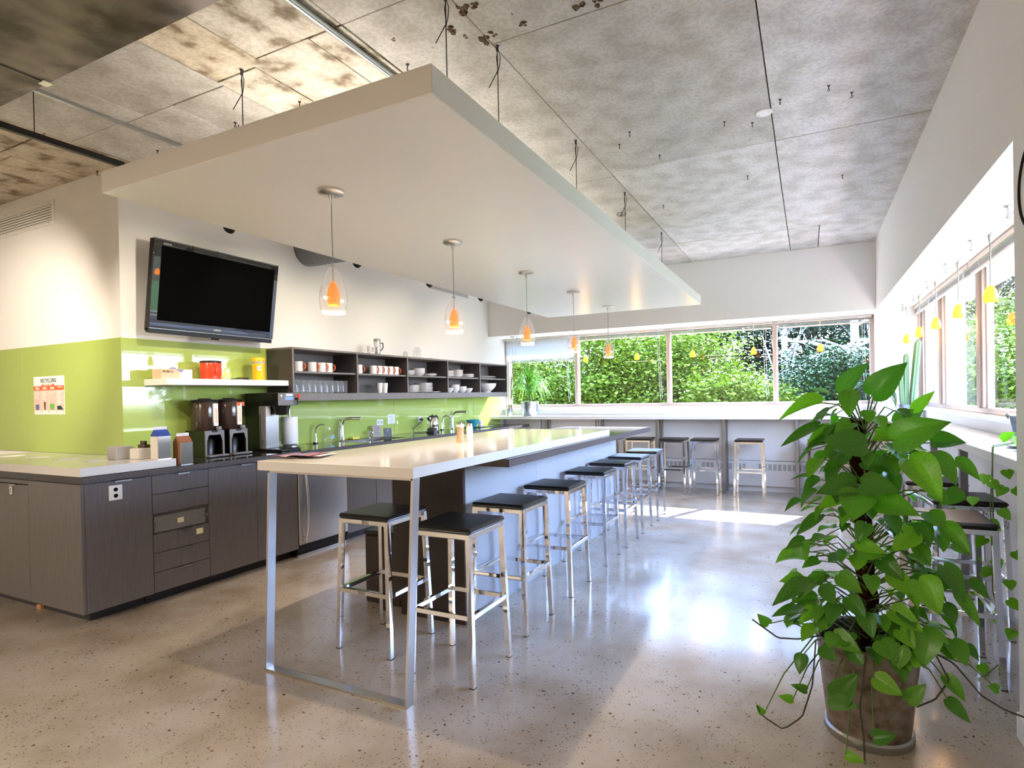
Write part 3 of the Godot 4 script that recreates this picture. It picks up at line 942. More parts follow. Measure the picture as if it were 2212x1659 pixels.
func cabinets() -> void:
	# end of the run, facing the camera: two doors and an end panel
	var e := thing("corner_cabinet", "dark cabinet block with two doors facing the open floor, under the white slab", "cabinet", Vector3(-5.0, 0, -1.95))
	part(e, "body", MB.new().bb(Vector3(-0.92, 0.08, -0.4), Vector3(0.94, 0.893, 0)), M.laminate)
	part(e, "toe_kick", MB.new().bb(Vector3(-0.92, 0, -0.4), Vector3(0.845, 0.08, -0.07)), M.toe_kick)
	var d := part(e, "door", MB.new().bb(Vector3(-0.078, 0.083, 0.001), Vector3(0.336, 0.853, 0.02), 0.0012), M.laminate)
	part(d, "edge_pull", MB.new().bb(Vector3(0.12, 0.8545, 0.012), Vector3(0.2, 0.857, 0.034)).bb(Vector3(0.12, 0.847, 0.031), Vector3(0.2, 0.857, 0.034)), M.brushed_steel)
	part(e, "drawer_front", MB.new().bb(Vector3(-0.078, 0.86, 0.001), Vector3(0.336, 0.885, 0.02), 0.0012), M.laminate)
	part(e, "door", MB.new().bb(Vector3(-0.5, 0.083, 0.001), Vector3(-0.082, 0.885, 0.02), 0.0012), M.laminate)
	part(e, "door", MB.new().bb(Vector3(-0.92, 0.083, 0.001), Vector3(-0.504, 0.885, 0.02), 0.0012), M.laminate)
	part(e, "end_panel", MB.new().bb(Vector3(0.34, 0.083, 0.001), Vector3(0.962, 0.885, 0.02), 0.0012), M.laminate)
	part(e, "side_door", MB.new().bb(Vector3(0.941, 0.083, -0.4), Vector3(0.962, 0.885, -0.001), 0.0012), M.laminate)
	part(e, "edge_pull", MB.new().bb(Vector3(0.95, 0.886, -0.27), Vector3(0.974, 0.889, -0.17)).bb(Vector3(0.971, 0.877, -0.27), Vector3(0.974, 0.889, -0.17)), M.brushed_steel)
	part(e, "wood_shim", MB.new().bb(Vector3(0.24, 0.0, -0.068), Vector3(0.29, 0.03, -0.05)), M.wood_raw)
	var sw := thing("light_switch", "white rocker switch plate on the dark cabinet door", "switch", Vector3(-4.88, 0.81, -1.929))
	part(sw, "plate", MB.new().bb(Vector3(-0.018, -0.027, 0), Vector3(0.018, 0.027, 0.005), 0.002), M.white_trim)
	part(sw, "rocker", MB.new().bb(Vector3(-0.006, -0.017, 0.005), Vector3(0.006, 0.017, 0.008), 0.002), M.slot_grey)
	var ol := thing("cabinet_outlet", "white double socket on the dark cabinet side by the drawers", "outlet", Vector3(-4.0378, 0.81, -2.125))
	part(ol, "plate", MB.new().bb(Vector3(0, -0.048, -0.04), Vector3(0.005, 0.048, 0.04), 0.002), M.white_trim)
	for s in [-1, 1]:
		var b := MB.new()
		b.T = Transform3D(Basis(Vector3.BACK, -PI / 2), Vector3(0.005, 0.02 * s, 0))
		b.lathe([Vector2(0, 0.001), Vector2(0.013, 0.001), Vector2(0.013, 0)], 16)
		part(ol, "socket", b, M.gap_dark)

	# six drawers; the front of the third is gone and shows the drawer box
	var dr := base_unit("dark cabinet of six narrow drawers, one missing its front", -2.353, -2.757)
	var ys := [0.083, 0.222, 0.355, 0.485, 0.622, 0.756, 0.885]
	for k in 6:
		var f: MeshInstance3D
		if k == 3:
			f = part(dr, "drawer_box", MB.new().bb(Vector3(0.001, 0.492, -0.175), Vector3(0.012, 0.6, 0.19)), M.grey_plastic)
			for s in [-1, 1]:
				part(f, "slide", MB.new().bb(Vector3(0.001, 0.535, 0.187 * s - 0.006), Vector3(0.016, 0.56, 0.187 * s + 0.006)), M.brushed_steel)
				part(f, "screw", MB.new().box(Vector3(0.013, 0.55, 0.11 * s), Vector3(0.003, 0.006, 0.006), 0.001), M.brushed_steel)
			part(f, "paper_label", MB.new().bb(Vector3(0.012, 0.53, -0.015), Vector3(0.0132, 0.565, 0.03)), M.note_cream)
			continue
		f = part(dr, "drawer_front", MB.new().bb(Vector3(0.001, ys[k] + 0.002, -0.2005), Vector3(0.02, ys[k + 1] - 0.002, 0.2005), 0.0012), M.laminate)
		edge_pull(f, -0.055, 0.03, 0.022, ys[k + 1] + 0.0005)
		if k == 2:
			part(f, "paper_label", MB.new().bb(Vector3(0.02, 0.42, -0.15), Vector3(0.0212, 0.46, -0.1)), M.note_cream)

	var labels := ["dark cabinet door right of the drawer stack", "dark cabinet door left of the dishwasher"]
	for k in 2:
		var z0: float = [-2.757, -3.165][k]
		var z1: float = [-3.165, -3.57][k]
		var c := base_unit(labels[k], z0, z1)
		var h := (z0 - z1) / 2
		door(c, h, -h, 2 if k == 0 else 1)
	# dishwasher
	var dw := thing("dishwasher", "stainless steel dishwasher with a long bowed handle", "dishwasher", Vector3(-4.06, 0, -3.863))
	part(dw, "body", MB.new().bb(Vector3(-0.57, 0.02, -0.29), Vector3(0, 0.89, 0.29)), M.dark_metal)
	part(dw, "front", MB.new().bb(Vector3(0.001, 0.11, -0.289), Vector3(0.028, 0.885, 0.289), 0.004), M.stainless)
	var hp := []
	for k in 13:
		var t := k / 12.0
		hp.append(Vector3(0.045 + 0.035 * sin(PI * t), lerpf(0.13, 0.8, t), 0.235))
	var hd := part(dw, "handle", MB.new().tube(hp, 0.011, 10), M.brushed_steel)
	for y in [0.18, 0.75]:
		part(hd, "bracket", MB.new().cyl(Vector3(0.026, y, 0.235), Vector3(0.055, y, 0.235), 0.006, -1, 8), M.steel_dull)
	part(dw, "kick_grille", MB.new().bb(Vector3(-0.03, 0.03, -0.285), Vector3(-0.012, 0.108, 0.285)), M.steel_dull)
	part(dw, "kick_strip", MB.new().bb(Vector3(-0.03, 0.0, -0.285), Vector3(0.0, 0.03, 0.285), 0.002), M.brushed_steel)
	for k in 9:
		var z0: float = -4.157 - 0.415 * k
		var c := base_unit("dark cabinet unit %s the dishwasher under the sink counter" % ["right beside", "second past", "third past", "fourth past", "fifth past", "sixth past", "seventh past", "eighth past", "last past"][k], z0, z0 - 0.413, 0.76 if k < 3 else 0.893)
		door(c, 0.2065, -0.2065, 0)

	# dark stone worktop, cut out for the sink
	var x0 := WALLX
	var x1 := -4.02
	var wt := thing("dark_worktop", "long black stone worktop along the green splashback", "worktop", Vector3(0, 0.894, 0))
	part(wt, "slab", MB.new().bb(Vector3(x0, 0, -4.48), Vector3(x1, 0.041, -2.518)).bb(Vector3(x0, 0, -8.1), Vector3(x1, 0.041, -5.22)).bb(Vector3(x0, 0, -5.22), Vector3(-4.52, 0.041, -4.48)).bb(Vector3(-4.15, 0, -5.22), Vector3(x1, 0.041, -4.48)), M.granite)
	part(wt, "front_edge", MB.new().bb(Vector3(x1, 0.001, -8.1), Vector3(x1 + 0.003, 0.038, -2.518)), M.granite_edge)
	var wc := thing("dark_corner_worktop", "black stone worktop layer under the white slab", "worktop", Vector3(-4.955, 0.894, -2.222))
	part(wc, "slab", MB.new().bb(Vector3(-0.93, 0, -0.294), Vector3(0.935, 0.041, 0.29)), M.granite)
	part(wc, "front_edge", MB.new().bb(Vector3(0.935, 0.001, -0.294), Vector3(0.938, 0.038, 0.29)), M.granite_edge)
	var sk := thing("kitchen_sink", "stainless steel sink set into the black worktop", "sink", Vector3(-4.335, 0.78, -4.85))
	var s := MB.new()
	s.bb(Vector3(-0.185, 0, -0.37), Vector3(0.185, 0.003, 0.37))
	for q in [[-0.185, -0.37, -0.182, 0.37], [0.182, -0.37, 0.185, 0.37], [-0.182, -0.37, 0.182, -0.367], [-0.182, 0.367, 0.182, 0.37]]:
		s.bb(Vector3(q[0], 0.003, q[1]), Vector3(q[2], 0.153, q[3]))
	part(sk, "basin", s, M.stainless)
	part(sk, "divider", MB.new().bb(Vector3(-0.18, 0.003, -0.12), Vector3(0.18, 0.12, -0.1), 0.004), M.stainless)
	for z in [0.14, -0.25]:
		part(sk, "drain", MB.new().lathe([Vector2(0, 0.006), Vector2(0.03, 0.006), Vector2(0.04, 0.003)], 16, Vector3(0, 0, z)), M.steel_dull)

	# white slab over the corner, with round openings for sorting waste
	var cs := CSGBox3D.new()
	cs.name = "white_counter_slab"
	used["white_counter_slab"] = 0
	cs.size = Vector3(1.885, 0.053, 0.587)
	add_child(cs, true)
	cs.position = Vector3(-4.9725, 0.9625, -2.2215)
	cs.material = M.white_gloss
	for x in [-5.64, -5.24, -4.84, -4.44]:
		var h := CSGCylinder3D.new()
		h.name = "opening"
		h.radius = 0.085
		h.height = 0.2
		h.sides = 40
		h.operation = CSGShape3D.OPERATION_SUBTRACTION
		h.material = M.white_gloss
		cs.add_child(h, true)
		h.position = Vector3(x + 4.9725, 0, -0.02)
	tag(cs, "glossy white counter slab with round waste openings, in front of the poster", "worktop")


# ---------------------------------------------------------------- island
func island() -> void:
	var b := thing("island_base", "long island cabinet with pale panels and a dark end panel", "island", Vector3(-2.157, 0, -4.405))
	part(b, "body", MB.new().bb(Vector3(-0.24, 0.0, -1.5), Vector3(0.245, 0.978, 1.47)), M.espresso)
	for k in 3:
		part(b, "side_panel", MB.new().bb(Vector3(0.246, 0.0, -1.505 + k * 0.995), Vector3(0.263, 0.978, -1.505 + (k + 1) * 0.995 - 0.002), 0.001), M.island_panel)
	part(b, "end_panel", MB.new().prism(PackedVector2Array([Vector2(-0.222, 0), Vector2(0.263, 0), Vector2(0.263, 0.978), Vector2(-0.275, 0.978), Vector2(-0.275, 0.085), Vector2(-0.222, 0.085)]), 1.482, 1.505), M.espresso)
	for k in 4:
		var z1 := 1.47 - k * 0.74
		part(b, "door", MB.new().bb(Vector3(-0.262, 0.09, z1 - 0.737), Vector3(-0.242, 0.97, z1), 0.001), M.laminate)
	var lo := thing("stone_island_top", "black stone island worktop reaching past the white slab", "worktop", Vector3(-2.02, 0.98, -4.42))
	part(lo, "slab", MB.new().bb(Vector3(-0.49, 0, -1.56), Vector3(0.487, 0.046, 1.6), 0.002), M.granite)
	part(lo, "front_edge", MB.new().bb(Vector3(0.487, 0.002, -1.56), Vector3(0.4895, 0.043, 1.6)), M.granite_edge)
	var t := thing("white_island_top", "glossy white bar top on a brushed steel leg frame", "worktop", Vector3(-2.06, 1.027, -3.36))
	part(t, "slab", MB.new().bb(Vector3(-0.492, 0, -1.355), Vector3(0.494, 0.049, 1.355), 0.002), M.white_gloss)
	# leg frame: flat bars, leaning a little
	var g := MB.new()
	var z0 := 1.307
	var z1 := 1.354
	for q in [[-0.476, -0.418, 0.012], [0.419, 0.482, -0.012]]:
		g.prism(PackedVector2Array([Vector2(q[0], -1.027), Vector2(q[0] + 0.012, -1.027), Vector2(q[1] + 0.012, 0), Vector2(q[1], 0)]), z0, z1)
	g.bb(Vector3(-0.472, -1.027, z0), Vector3(0.425, -1.015, z1), 0.001)
	g.bb(Vector3(-0.418, -0.008, z0), Vector3(0.49, 0, z1))
	part(t, "leg_frame", g, M.brushed_steel)
	# things on it
	var mg := thing("open_magazine", "open magazine with creased pages on the white bar top", "magazine", Vector3(-2.47, 1.0765, -2.22), 0.35)
	for k in 3:
		var m := MB.new()
		var nx := 10
		for i in nx:
			for j in 2:
				var q := []
				for o in [[0, 0], [1, 0], [1, 1], [0, 1]]:
					var u: float = (i + o[0]) / float(nx)
					var w: float = (j + o[1]) / 2.0
					var hgt: float = 0.002 + 0.003 * k + 0.012 * absf(sin(u * 5.2 + k)) * (0.5 + 0.5 * w)
					q.append(Vector3(lerpf(-0.15 + 0.03 * k, 0.15 - 0.02 * k, u), hgt, lerpf(-0.1, 0.11, w)))
				m.quad(q[0], q[1], q[2], q[3], Vector3.UP)
				for o in 4:
					q[o] = q[o] - Vector3(0, 0.001, 0)
				m.quad(q[0], q[1], q[2], q[3], Vector3.DOWN)
		part(mg, "page", m, [M.paper, M.magazine_red, M.magazine_violet][k])
	var pm := thing("pepper_mill", "wood and acrylic pepper mill on the bar top", "pepper mill", Vector3(-2.118, 1.0762, -3.227))
	part(pm, "body", MB.new().lathe([Vector2(0, 0), Vector2(0.027, 0), Vector2(0.026, 0.02), Vector2(0.022, 0.08), Vector2(0.024, 0.105), Vector2(0, 0.105)], 20), M.mill_wood)
	part(pm, "collar", MB.new().lathe([Vector2(0.026, 0.105), Vector2(0.029, 0.11), Vector2(0.028, 0.122), Vector2(0, 0.122)], 20), M.porcelain)
	part(pm, "knob", MB.new().lathe([Vector2(0.018, 0.122), Vector2(0.016, 0.134), Vector2(0, 0.138)], 16), M.steel_dull)
	var ss := thing("salt_shaker", "slim white salt shaker beside the pepper mill", "salt shaker", Vector3(-2.075, 1.0762, -3.275))
	part(ss, "body", MB.new().lathe([Vector2(0, 0), Vector2(0.022, 0), Vector2(0.022, 0.1), Vector2(0.018, 0.108), Vector2(0, 0.108)], 18), M.porcelain)
	part(ss, "cap", MB.new().lathe([Vector2(0.02, 0.108), Vector2(0.02, 0.122), Vector2(0.012, 0.128), Vector2(0, 0.128)], 18), M.brushed_steel)


# ---------------------------------------------------------------- stools
func stools() -> void:
	var s := thing("bar_stool", "", "bar stool", Vector3.ZERO)
	# padded seat with rounded rim
	var pad := MB.new()
	pad.box(Vector3(0, 0.737, 0), Vector3(0.352, 0.026, 0.352), 0.011)
	part(s, "seat", pad, M.black_leather)
	var fr := MB.new()
	for q in [[-0.172, -0.172, 0.172, -0.146], [-0.172, 0.146, 0.172, 0.172], [-0.172, -0.146, -0.146, 0.146], [0.146, -0.146, 0.172, 0.146]]:
		fr.bb(Vector3(q[0], 0.697, q[1]), Vector3(q[2], 0.7245, q[3]), 0.003)
	part(s, "seat_frame", fr, M.chrome)
	for sx in [-1.0, 1.0]:
		for sz in [-1.0, 1.0]:
			var b := MB.new()
			var top := Vector3(0.159 * sx, 0.71, 0.159 * sz)
			var bot := Vector3(0.180 * sx, 0.0, 0.180 * sz)
			var h := 0.0125
			var c := []
			for p in [bot, top]:
				for k in [[-1, -1], [1, -1], [1, 1], [-1, 1]]:
					c.append(p + Vector3(k[0] * h, 0, k[1] * h))
			for k in 4:
				var a: Vector3 = c[k]
				var d: Vector3 = c[(k + 1) % 4]
				var nn := [Vector3(0, 0, -1), Vector3(1, 0, 0), Vector3(0, 0, 1), Vector3(-1, 0, 0)]
				b.quad(a, d, c[4 + (k + 1) % 4], c[4 + k], nn[k])
			b.quad(c[0], c[1], c[2], c[3], Vector3.DOWN)
			var lg := part(s, "leg", b, M.chrome)
			part(lg, "foot_cap", MB.new().bb(bot + Vector3(-0.0135, 0, -0.0135), bot + Vector3(0.0135, 0.004, 0.0135)), M.black_plastic)
	for k in 4:
		var b := MB.new()
		b.T = Transform3D(Basis(Vector3.UP, k * PI / 2), Vector3.ZERO)
		b.bb(Vector3(-0.158, 0.315, 0.158), Vector3(0.158, 0.34, 0.182), 0.002)
		part(s, "stretcher", b, M.chrome)
	var ord := ["second", "third", "fourth", "fifth", "sixth", "seventh"]
	s.position = Vector3(-2.2, 0, -2.545)
	s.set_meta("label", "black chrome stool under the white bar top, facing the dishwasher")
	s.set_meta("group", "stools at the island")
	copy(s, Vector3(-1.637, 0, -2.463), 0.0, "black chrome stool at the island, right behind the steel leg", "stools at the island")
	var zs := [-3.085, -3.77, -4.54, -5.14, -5.70, -6.32]
	var xs := [-1.668, -1.67, -1.68, -1.685, -1.69, -1.69]
	for k in 6:
		copy(s, Vector3(xs[k], 0, zs[k]), 0.01 * (k % 3), "black chrome stool along the island, %s from the steel leg" % ord[k], "stools at the island")
	var bx := [-2.66, -2.205, -1.727, -1.308, -0.733, 0.14]
	var bl := ["hidden half behind the island end", "just past the island end", "left of the pair", "right of the pair", "alone between two counter legs", "behind the potted plant"]
	for k in 6:
		copy(s, Vector3(bx[k], 0, -8.04), 0.03 * (k % 2), "chrome stool at the far window counter, %s" % bl[k], "stools at the far window counter")
	copy(s, Vector3(0.595, 0, -3.42), 0.0, "chrome stool at the side counter, nearest the wall edge", "stools at the side counter")
	copy(s, Vector3(0.78, 0, -4.05), 0.05, "chrome stool at the side counter, second from the wall edge", "stools at the side counter")
	copy(s, Vector3(0.76, 0, -4.75), -0.05, "chrome stool at the side counter, third from the wall edge", "stools at the side counter")


# ---------------------------------------------------------------- counters below the windows, radiators
func window_bars() -> void:
	var c := thing("window_counter", "long white counter on steel posts below the far window", "counter", Vector3(-1.95, 0, -8.2))
	part(c, "top", MB.new().bb(Vector3(-2.702, 1.012, -0.24), Vector3(2.69, 1.06, 0.21), 0.003), M.white_trim)
	for x in [-3.78, -2.88, -1.97, -1.066, -0.16]:
		for z in [0.12, -0.13]:
			part(c, "post", MB.new().bb(Vector3(x + 1.95 - 0.022, 0, z - 0.022), Vector3(x + 1.95 + 0.022, 1.012, z + 0.022), 0.003), M.steel_dull)
	var r := thing("side_counter", "white counter ledge on posts below the side window", "counter", Vector3(0.96, 0, -5.3))
	part(r, "top", MB.new().bb(Vector3(-0.165, 1.012, -2.65), Vector3(0.175, 1.06, 2.455), 0.003), M.white_trim)
	for z in [-1.9, -1.0, -0.05, 0.9, 2.2]:
		part(r, "post", MB.new().bb(Vector3(-0.12, 0, z - 0.022), Vector3(-0.076, 1.012, z + 0.022), 0.003), M.steel_dull)
	# convector covers with slotted outlets
	var rb := thing("radiator_cover", "white convector cover with slots below the far window counter", "radiator", Vector3(-1.9, 0, -8.4))
	part(rb, "cover", MB.new().bb(Vector3(-2.7, 0.08, -0.05), Vector3(2.64, 0.425, 0.03), 0.004), M.radiator_white)
	part(rb, "back_panel", MB.new().bb(Vector3(-2.7, 0.43, -0.05), Vector3(2.64, 1.0, 0.01), 0.003), M.radiator_white)
	part(rb, "base", MB.new().bb(Vector3(-2.7, 0, -0.05), Vector3(2.64, 0.079, -0.02)), M.radiator_white)
	for g in 7:
		for k in 10:
			var x := -2.55 + g * 0.76 + k * 0.061
			if x > 2.5:
				continue
			part(rb, "slot", MB.new().bb(Vector3(x, 0.30, 0.03), Vector3(x + 0.044, 0.385, 0.0312)), M.slot_grey)
	for g in 4:
		part(rb, "seam", MB.new().bb(Vector3(-1.97 + g * 1.38, 0.085, 0.03), Vector3(-1.966 + g * 1.38, 0.42, 0.0307)), M.slot_grey)
	var rr := thing("side_radiator_cover", "white convector cover with pierced grille below the side window", "radiator", Vector3(1.09, 0, -5.3))
	part(rr, "cover", MB.new().bb(Vector3(-0.02, 0.08, -2.6), Vector3(0.05, 1.0, 2.45), 0.004), M.radiator_white)
	part(rr, "base", MB.new().bb(Vector3(0.0, 0, -2.6), Vector3(0.05, 0.079, 2.45)), M.radiator_white)
	var sl := MB.new().bb(Vector3(-0.0006, -0.006, -0.014), Vector3(0.0006, 0.006, 0.014)).mesh()
	for g in 22:
		for k in 9:
			part(rr, "slot", sl, M.ink_grey, Vector3(-0.0206, 0.55 + k * 0.026, 2.3 - g * 0.04 - 0.018 * (k % 2)), Vector3(0.5, 0, 0))


# ---------------------------------------------------------------- wall shelves
func upper_shelves() -> void:
	var u := thing("wall_shelf_unit", "long dark grey open wall shelf unit with five bays", "shelf unit", Vector3(WALLX + 0.009, 1.376, -3.776))
	var z := [0.0, -0.841, -1.677, -2.511, -3.327, -4.144]
	part(u, "back", MB.new().bb(Vector3(0, 0.08, z[5]), Vector3(0.01, 0.5, -0.018)), M.laminate_shelf)
	part(u, "top", MB.new().bb(Vector3(0, 0.482, z[5]), Vector3(0.341, 0.501, 0), 0.001), M.laminate_shelf)
	part(u, "bottom", MB.new().bb(Vector3(0, 0.0, z[5]), Vector3(0.341, 0.07, 0), 0.001), M.laminate_shelf)
	for k in 6:
		var zz: float = z[k]
		if k == 0:
			zz = -0.0095
		elif k == 5:
			zz += 0.0095
		part(u, "upright", MB.new().bb(Vector3(0, 0.07, zz - 0.0095), Vector3(0.340, 0.482, zz + 0.0095)), M.laminate_shaded)  # same laminate as the frame; shade of the bays put into its colour
		part(u, "upright_edge", MB.new().bb(Vector3(0.340, 0.07, zz - 0.0095), Vector3(0.341, 0.482, zz + 0.0095)), M.laminate_shelf)
	for k in 5:
		part(u, "shelf_board", MB.new().bb(Vector3(0.01, 0.262, z[k + 1] + 0.01), Vector3(0.322, 0.28, z[k] - 0.019 if k == 0 else z[k] - 0.0095), 0.001), M.laminate_shelf)
		for s in [0.08, 0.28]:
			part(u, "shelf_pin", MB.new().cyl(Vector3(s, 0.257, z[k + 1] + 0.0096), Vector3(s, 0.257, z[k + 1] + 0.018), 0.004, -1, 8), M.steel_dull)
	single("white_wall_shelf", "thick white floating shelf under the television", "shelf", MB.new().bb(Vector3(0, 0, -1.111), Vector3(0.29, 0.05, 0), 0.002), M.white_trim, Vector3(WALLX + 0.0085, 1.517, -2.665))


func mug_mesh(handle_turn: float) -> Array:
	var b := MB.new().lathe([Vector2(0, 0), Vector2(0.036, 0), Vector2(0.04, 0.004), Vector2(0.041, 0.095), Vector2(0.038, 0.096), Vector2(0.037, 0.008), Vector2(0, 0.006)], 24)
	var p := []
	for k in 11:
		var a := lerpf(-1.25, 1.25, k / 10.0)
		p.append(Vector3(0.034 + 0.03 * cos(a), 0.05 + 0.034 * sin(a), 0).rotated(Vector3.UP, handle_turn))
	return [b.mesh(), MB.new().tube(p, 0.0062, 8).mesh()]


func shelf_contents() -> void:
	var sy := 1.656
	var by := 1.446
	var mm := mug_mesh(0.75)
	var sets := [[[-3.93, -4.01, -4.10, -4.215, -4.31], "mug row above the glasses", 0.0], [[-4.74, -4.83, -4.965, -5.06, -5.15, -5.245, -5.345], "mug row above the two tumblers", 0.0]]
	for s in sets:
		var i := 0
		for z in s[0]:
			var m := thing("coffee_mug", "white mug with orange handle in the %s" % s[1], "mug", Vector3(-4.40 if i != 1 else -4.52, sy + 0.0005, z), 0.12 * sin(i * 2.1), s[1])
			part(m, "cup", mm[0], M.porcelain)
			part(m, "handle", mm[1], M.mug_orange)
			i += 1
	var gl := MB.new().lathe([Vector2(0, 0), Vector2(0.027, 0), Vector2(0.028, 0.01), Vector2(0.034, 0.128), Vector2(0.0325, 0.128), Vector2(0.0262, 0.013), Vector2(0, 0.012)], 20).mesh()
	for r in 2:
		for k in 9:
			single("drinking_glass", "clear drinking glass in the rows below the orange handled mugs", "glass", gl, M.tumbler_glass, Vector3(-4.37 - r * 0.085, by + 0.0005, -3.9 - k * 0.0745 - 0.02 * (r % 2)), 0.0, "clear glasses in the first shelf bay")
	var tb := MB.new().lathe([Vector2(0, 0), Vector2(0.027, 0), Vector2(0.037, 0.115), Vector2(0.0355, 0.115), Vector2(0.025, 0.004), Vector2(0, 0.004)], 22).mesh()
	for z in [-5.09, -5.178]:
		single("white_tumbler", "tall plain white tumbler standing in the second shelf bay", "tumbler", tb, M.porcelain, Vector3(-4.42, by + 0.0005, z), 0.0, "pair of white tumblers")
	var plate := func(r: float) -> ArrayMesh: return MB.new().lathe([Vector2(0, 0), Vector2(r * 0.6, 0), Vector2(r * 0.66, 0.003), Vector2(r, 0.013), Vector2(r, 0.016), Vector2(r * 0.64, 0.0065), Vector2(0, 0.004)], 32).mesh()
	var bowl := func(r: float, h: float) -> ArrayMesh: return MB.new().lathe([Vector2(0, 0), Vector2(r * 0.5, 0), Vector2(r * 0.55, h * 0.08), Vector2(r * 0.85, h * 0.5), Vector2(r, h), Vector2(r * 0.96, h), Vector2(r * 0.8, h * 0.52), Vector2(r * 0.5, h * 0.14), Vector2(0, h * 0.1)], 32).mesh()
	var pl := {0.1: plate.call(0.1), 0.085: plate.call(0.085), 0.12: plate.call(0.12)}
	var stacks := [
		[sy, -5.64, 0.085, 6, "stack of small plates on the upper third shelf by the upright"], [sy, -6.075, 0.1, 3, "short plate stack on the upper third shelf"],
		[by, -5.70, 0.1, 9, "plate stack on the lower third shelf by the upright"], [by, -5.945, 0.12, 12, "tallest plate stack on the lower third shelf"], [by, -6.185, 0.085, 1, "single plate at the end of the lower third shelf"],
		[sy, -6.50, 0.085, 8, "small plate stack on the upper fourth shelf by the upright"], [sy, -6.70, 0.1, 10, "tallest plate stack on the upper fourth shelf"], [sy, -6.985, 0.1, 5, "low plate stack on the upper fourth shelf"]]
	for s in stacks:
		for k in s[3]:
			single("dinner_plate", "white plate in the %s" % s[4], "plate", pl[s[2]], M.porcelain, Vector3(-4.45 + 0.002 * sin(k * 1.7), s[0] + 0.0006 + k * 0.0098, s[1] + 0.002 * cos(k * 2.3)), 0.0, s[4])
	var bm: ArrayMesh = bowl.call(0.09, 0.055)
	for k in 4:
		single("cereal_bowl", "white bowl in the bowl stack between plates on the third shelf", "bowl", bm, M.porcelain, Vector3(-4.45, sy + 0.0006 + k * 0.014, -5.845), 0.0, "bowl stack on the third shelf")
	var sb: ArrayMesh = bowl.call(0.072, 0.062)
	for q in [[-6.49, 1], [-6.645, 3], [-6.825, 2], [-6.985, 1]]:
		for k in q[1]:
			single("soup_bowl", "small deep white bowl on the lower fourth shelf", "bowl", sb, M.porcelain, Vector3(-4.44, by + 0.0006 + k * 0.024, q[0]), 0.0, "deep bowls on the fourth shelf")
	single("serving_bowl", "large white serving bowl on a foot in the last shelf bay", "bowl", MB.new().lathe([Vector2(0, 0), Vector2(0.068, 0), Vector2(0.066, 0.012), Vector2(0.11, 0.045), Vector2(0.145, 0.09), Vector2(0.158, 0.135), Vector2(0.153, 0.135), Vector2(0.138, 0.09), Vector2(0.1, 0.05), Vector2(0, 0.02)], 40), M.porcelain, Vector3(-4.47, by + 0.0006, -7.55))
	var tm := MB.new()
	tm.T = Transform3D(Basis.from_scale(Vector3(0.62, 1, 1.35)), Vector3.ZERO)
	tm.lathe([Vector2(0, 0), Vector2(0.13, 0), Vector2(0.2, 0.02), Vector2(0.21, 0.034), Vector2(0.2, 0.036), Vector2(0.13, 0.01), Vector2(0, 0.008)], 40)
	single("serving_platter", "long white serving platter above the large bowl", "platter", tm, M.porcelain, Vector3(-4.475, sy + 0.0006, -7.51))
	# on top of the unit
	var ty := 1.8775
	var wm := mug_mesh(2.6)
	var m := thing("printed_mug", "white mug with dark print on top of the shelf unit", "mug", Vector3(-4.44, ty, -4.985), 0.0)
	part(m, "cup", wm[0], M.porcelain, Vector3.ZERO, Vector3(0, 0, 0))
	part(m, "handle", wm[1], M.porcelain)
	for k in 4:
		part(m, "print_line", MB.new().bb(Vector3(0.0405, 0.028 + k * 0.014, -0.012), Vector3(0.042, 0.036 + k * 0.014, 0.012)), M.ink_grey, Vector3.ZERO, Vector3(0, -0.35, 0))
	var th := thing("travel_flask", "steel travel flask with black handle beside the printed mug", "flask", Vector3(-4.46, ty, -5.11))
	part(th, "body", MB.new().lathe([Vector2(0, 0), Vector2(0.032, 0), Vector2(0.035, 0.01), Vector2(0.038, 0.15), Vector2(0.036, 0.16), Vector2(0, 0.16)], 24), M.stainless)
	part(th, "lid", MB.new().lathe([Vector2(0.039, 0.16), Vector2(0.04, 0.165), Vector2(0.039, 0.182), Vector2(0.03, 0.19), Vector2(0, 0.19)], 24), M.steel_dull)
	part(th, "handle", MB.new().tube([Vector3(0.02, 0.14, -0.03), Vector3(0.03, 0.145, -0.062), Vector3(0.03, 0.09, -0.066), Vector3(0.02, 0.05, -0.03)], 0.007, 8), M.black_plastic)
	single("small_jar", "small upturned clear glass on top of the shelf unit", "jar", MB.new().lathe([Vector2(0.03, 0), Vector2(0.031, 0.05), Vector2(0.022, 0.07), Vector2(0, 0.072), Vector2(0, 0.07), Vector2(0.02, 0.067), Vector2(0.029, 0.05), Vector2(0.028, 0)], 20), M.tumbler_glass, Vector3(-4.44, ty, -5.585))
	single("glass_jar", "tall clear glass jar on top of the shelf unit", "jar", MB.new().lathe([Vector2(0, 0), Vector2(0.048, 0), Vector2(0.05, 0.01), Vector2(0.05, 0.105), Vector2(0.038, 0.125), Vector2(0.038, 0.145), Vector2(0.036, 0.145), Vector2(0.036, 0.124), Vector2(0.048, 0.104), Vector2(0.047, 0.006), Vector2(0, 0.006)], 24), M.tumbler_glass, Vector3(-4.45, ty, -5.83))
	single("paper_sheets", "few loose paper sheets lying on top of the shelf unit", "paper", MB.new().box(Vector3(0, 0.003, 0), Vector3(0.2, 0.006, 0.28), 0.001), M.carton_plain, Vector3(-4.43, ty, -6.05), 0.2)

	# on the white shelf
	var wy := 1.5675
	var gb := thing("glove_box", "peach and white cardboard glove box on the white shelf", "box", Vector3(-4.5, wy, -2.80), 0.04)
	part(gb, "carton", MB.new().bb(Vector3(-0.055, 0, -0.12), Vector3(0.055, 0.075, 0.125), 0.001), M.peach)
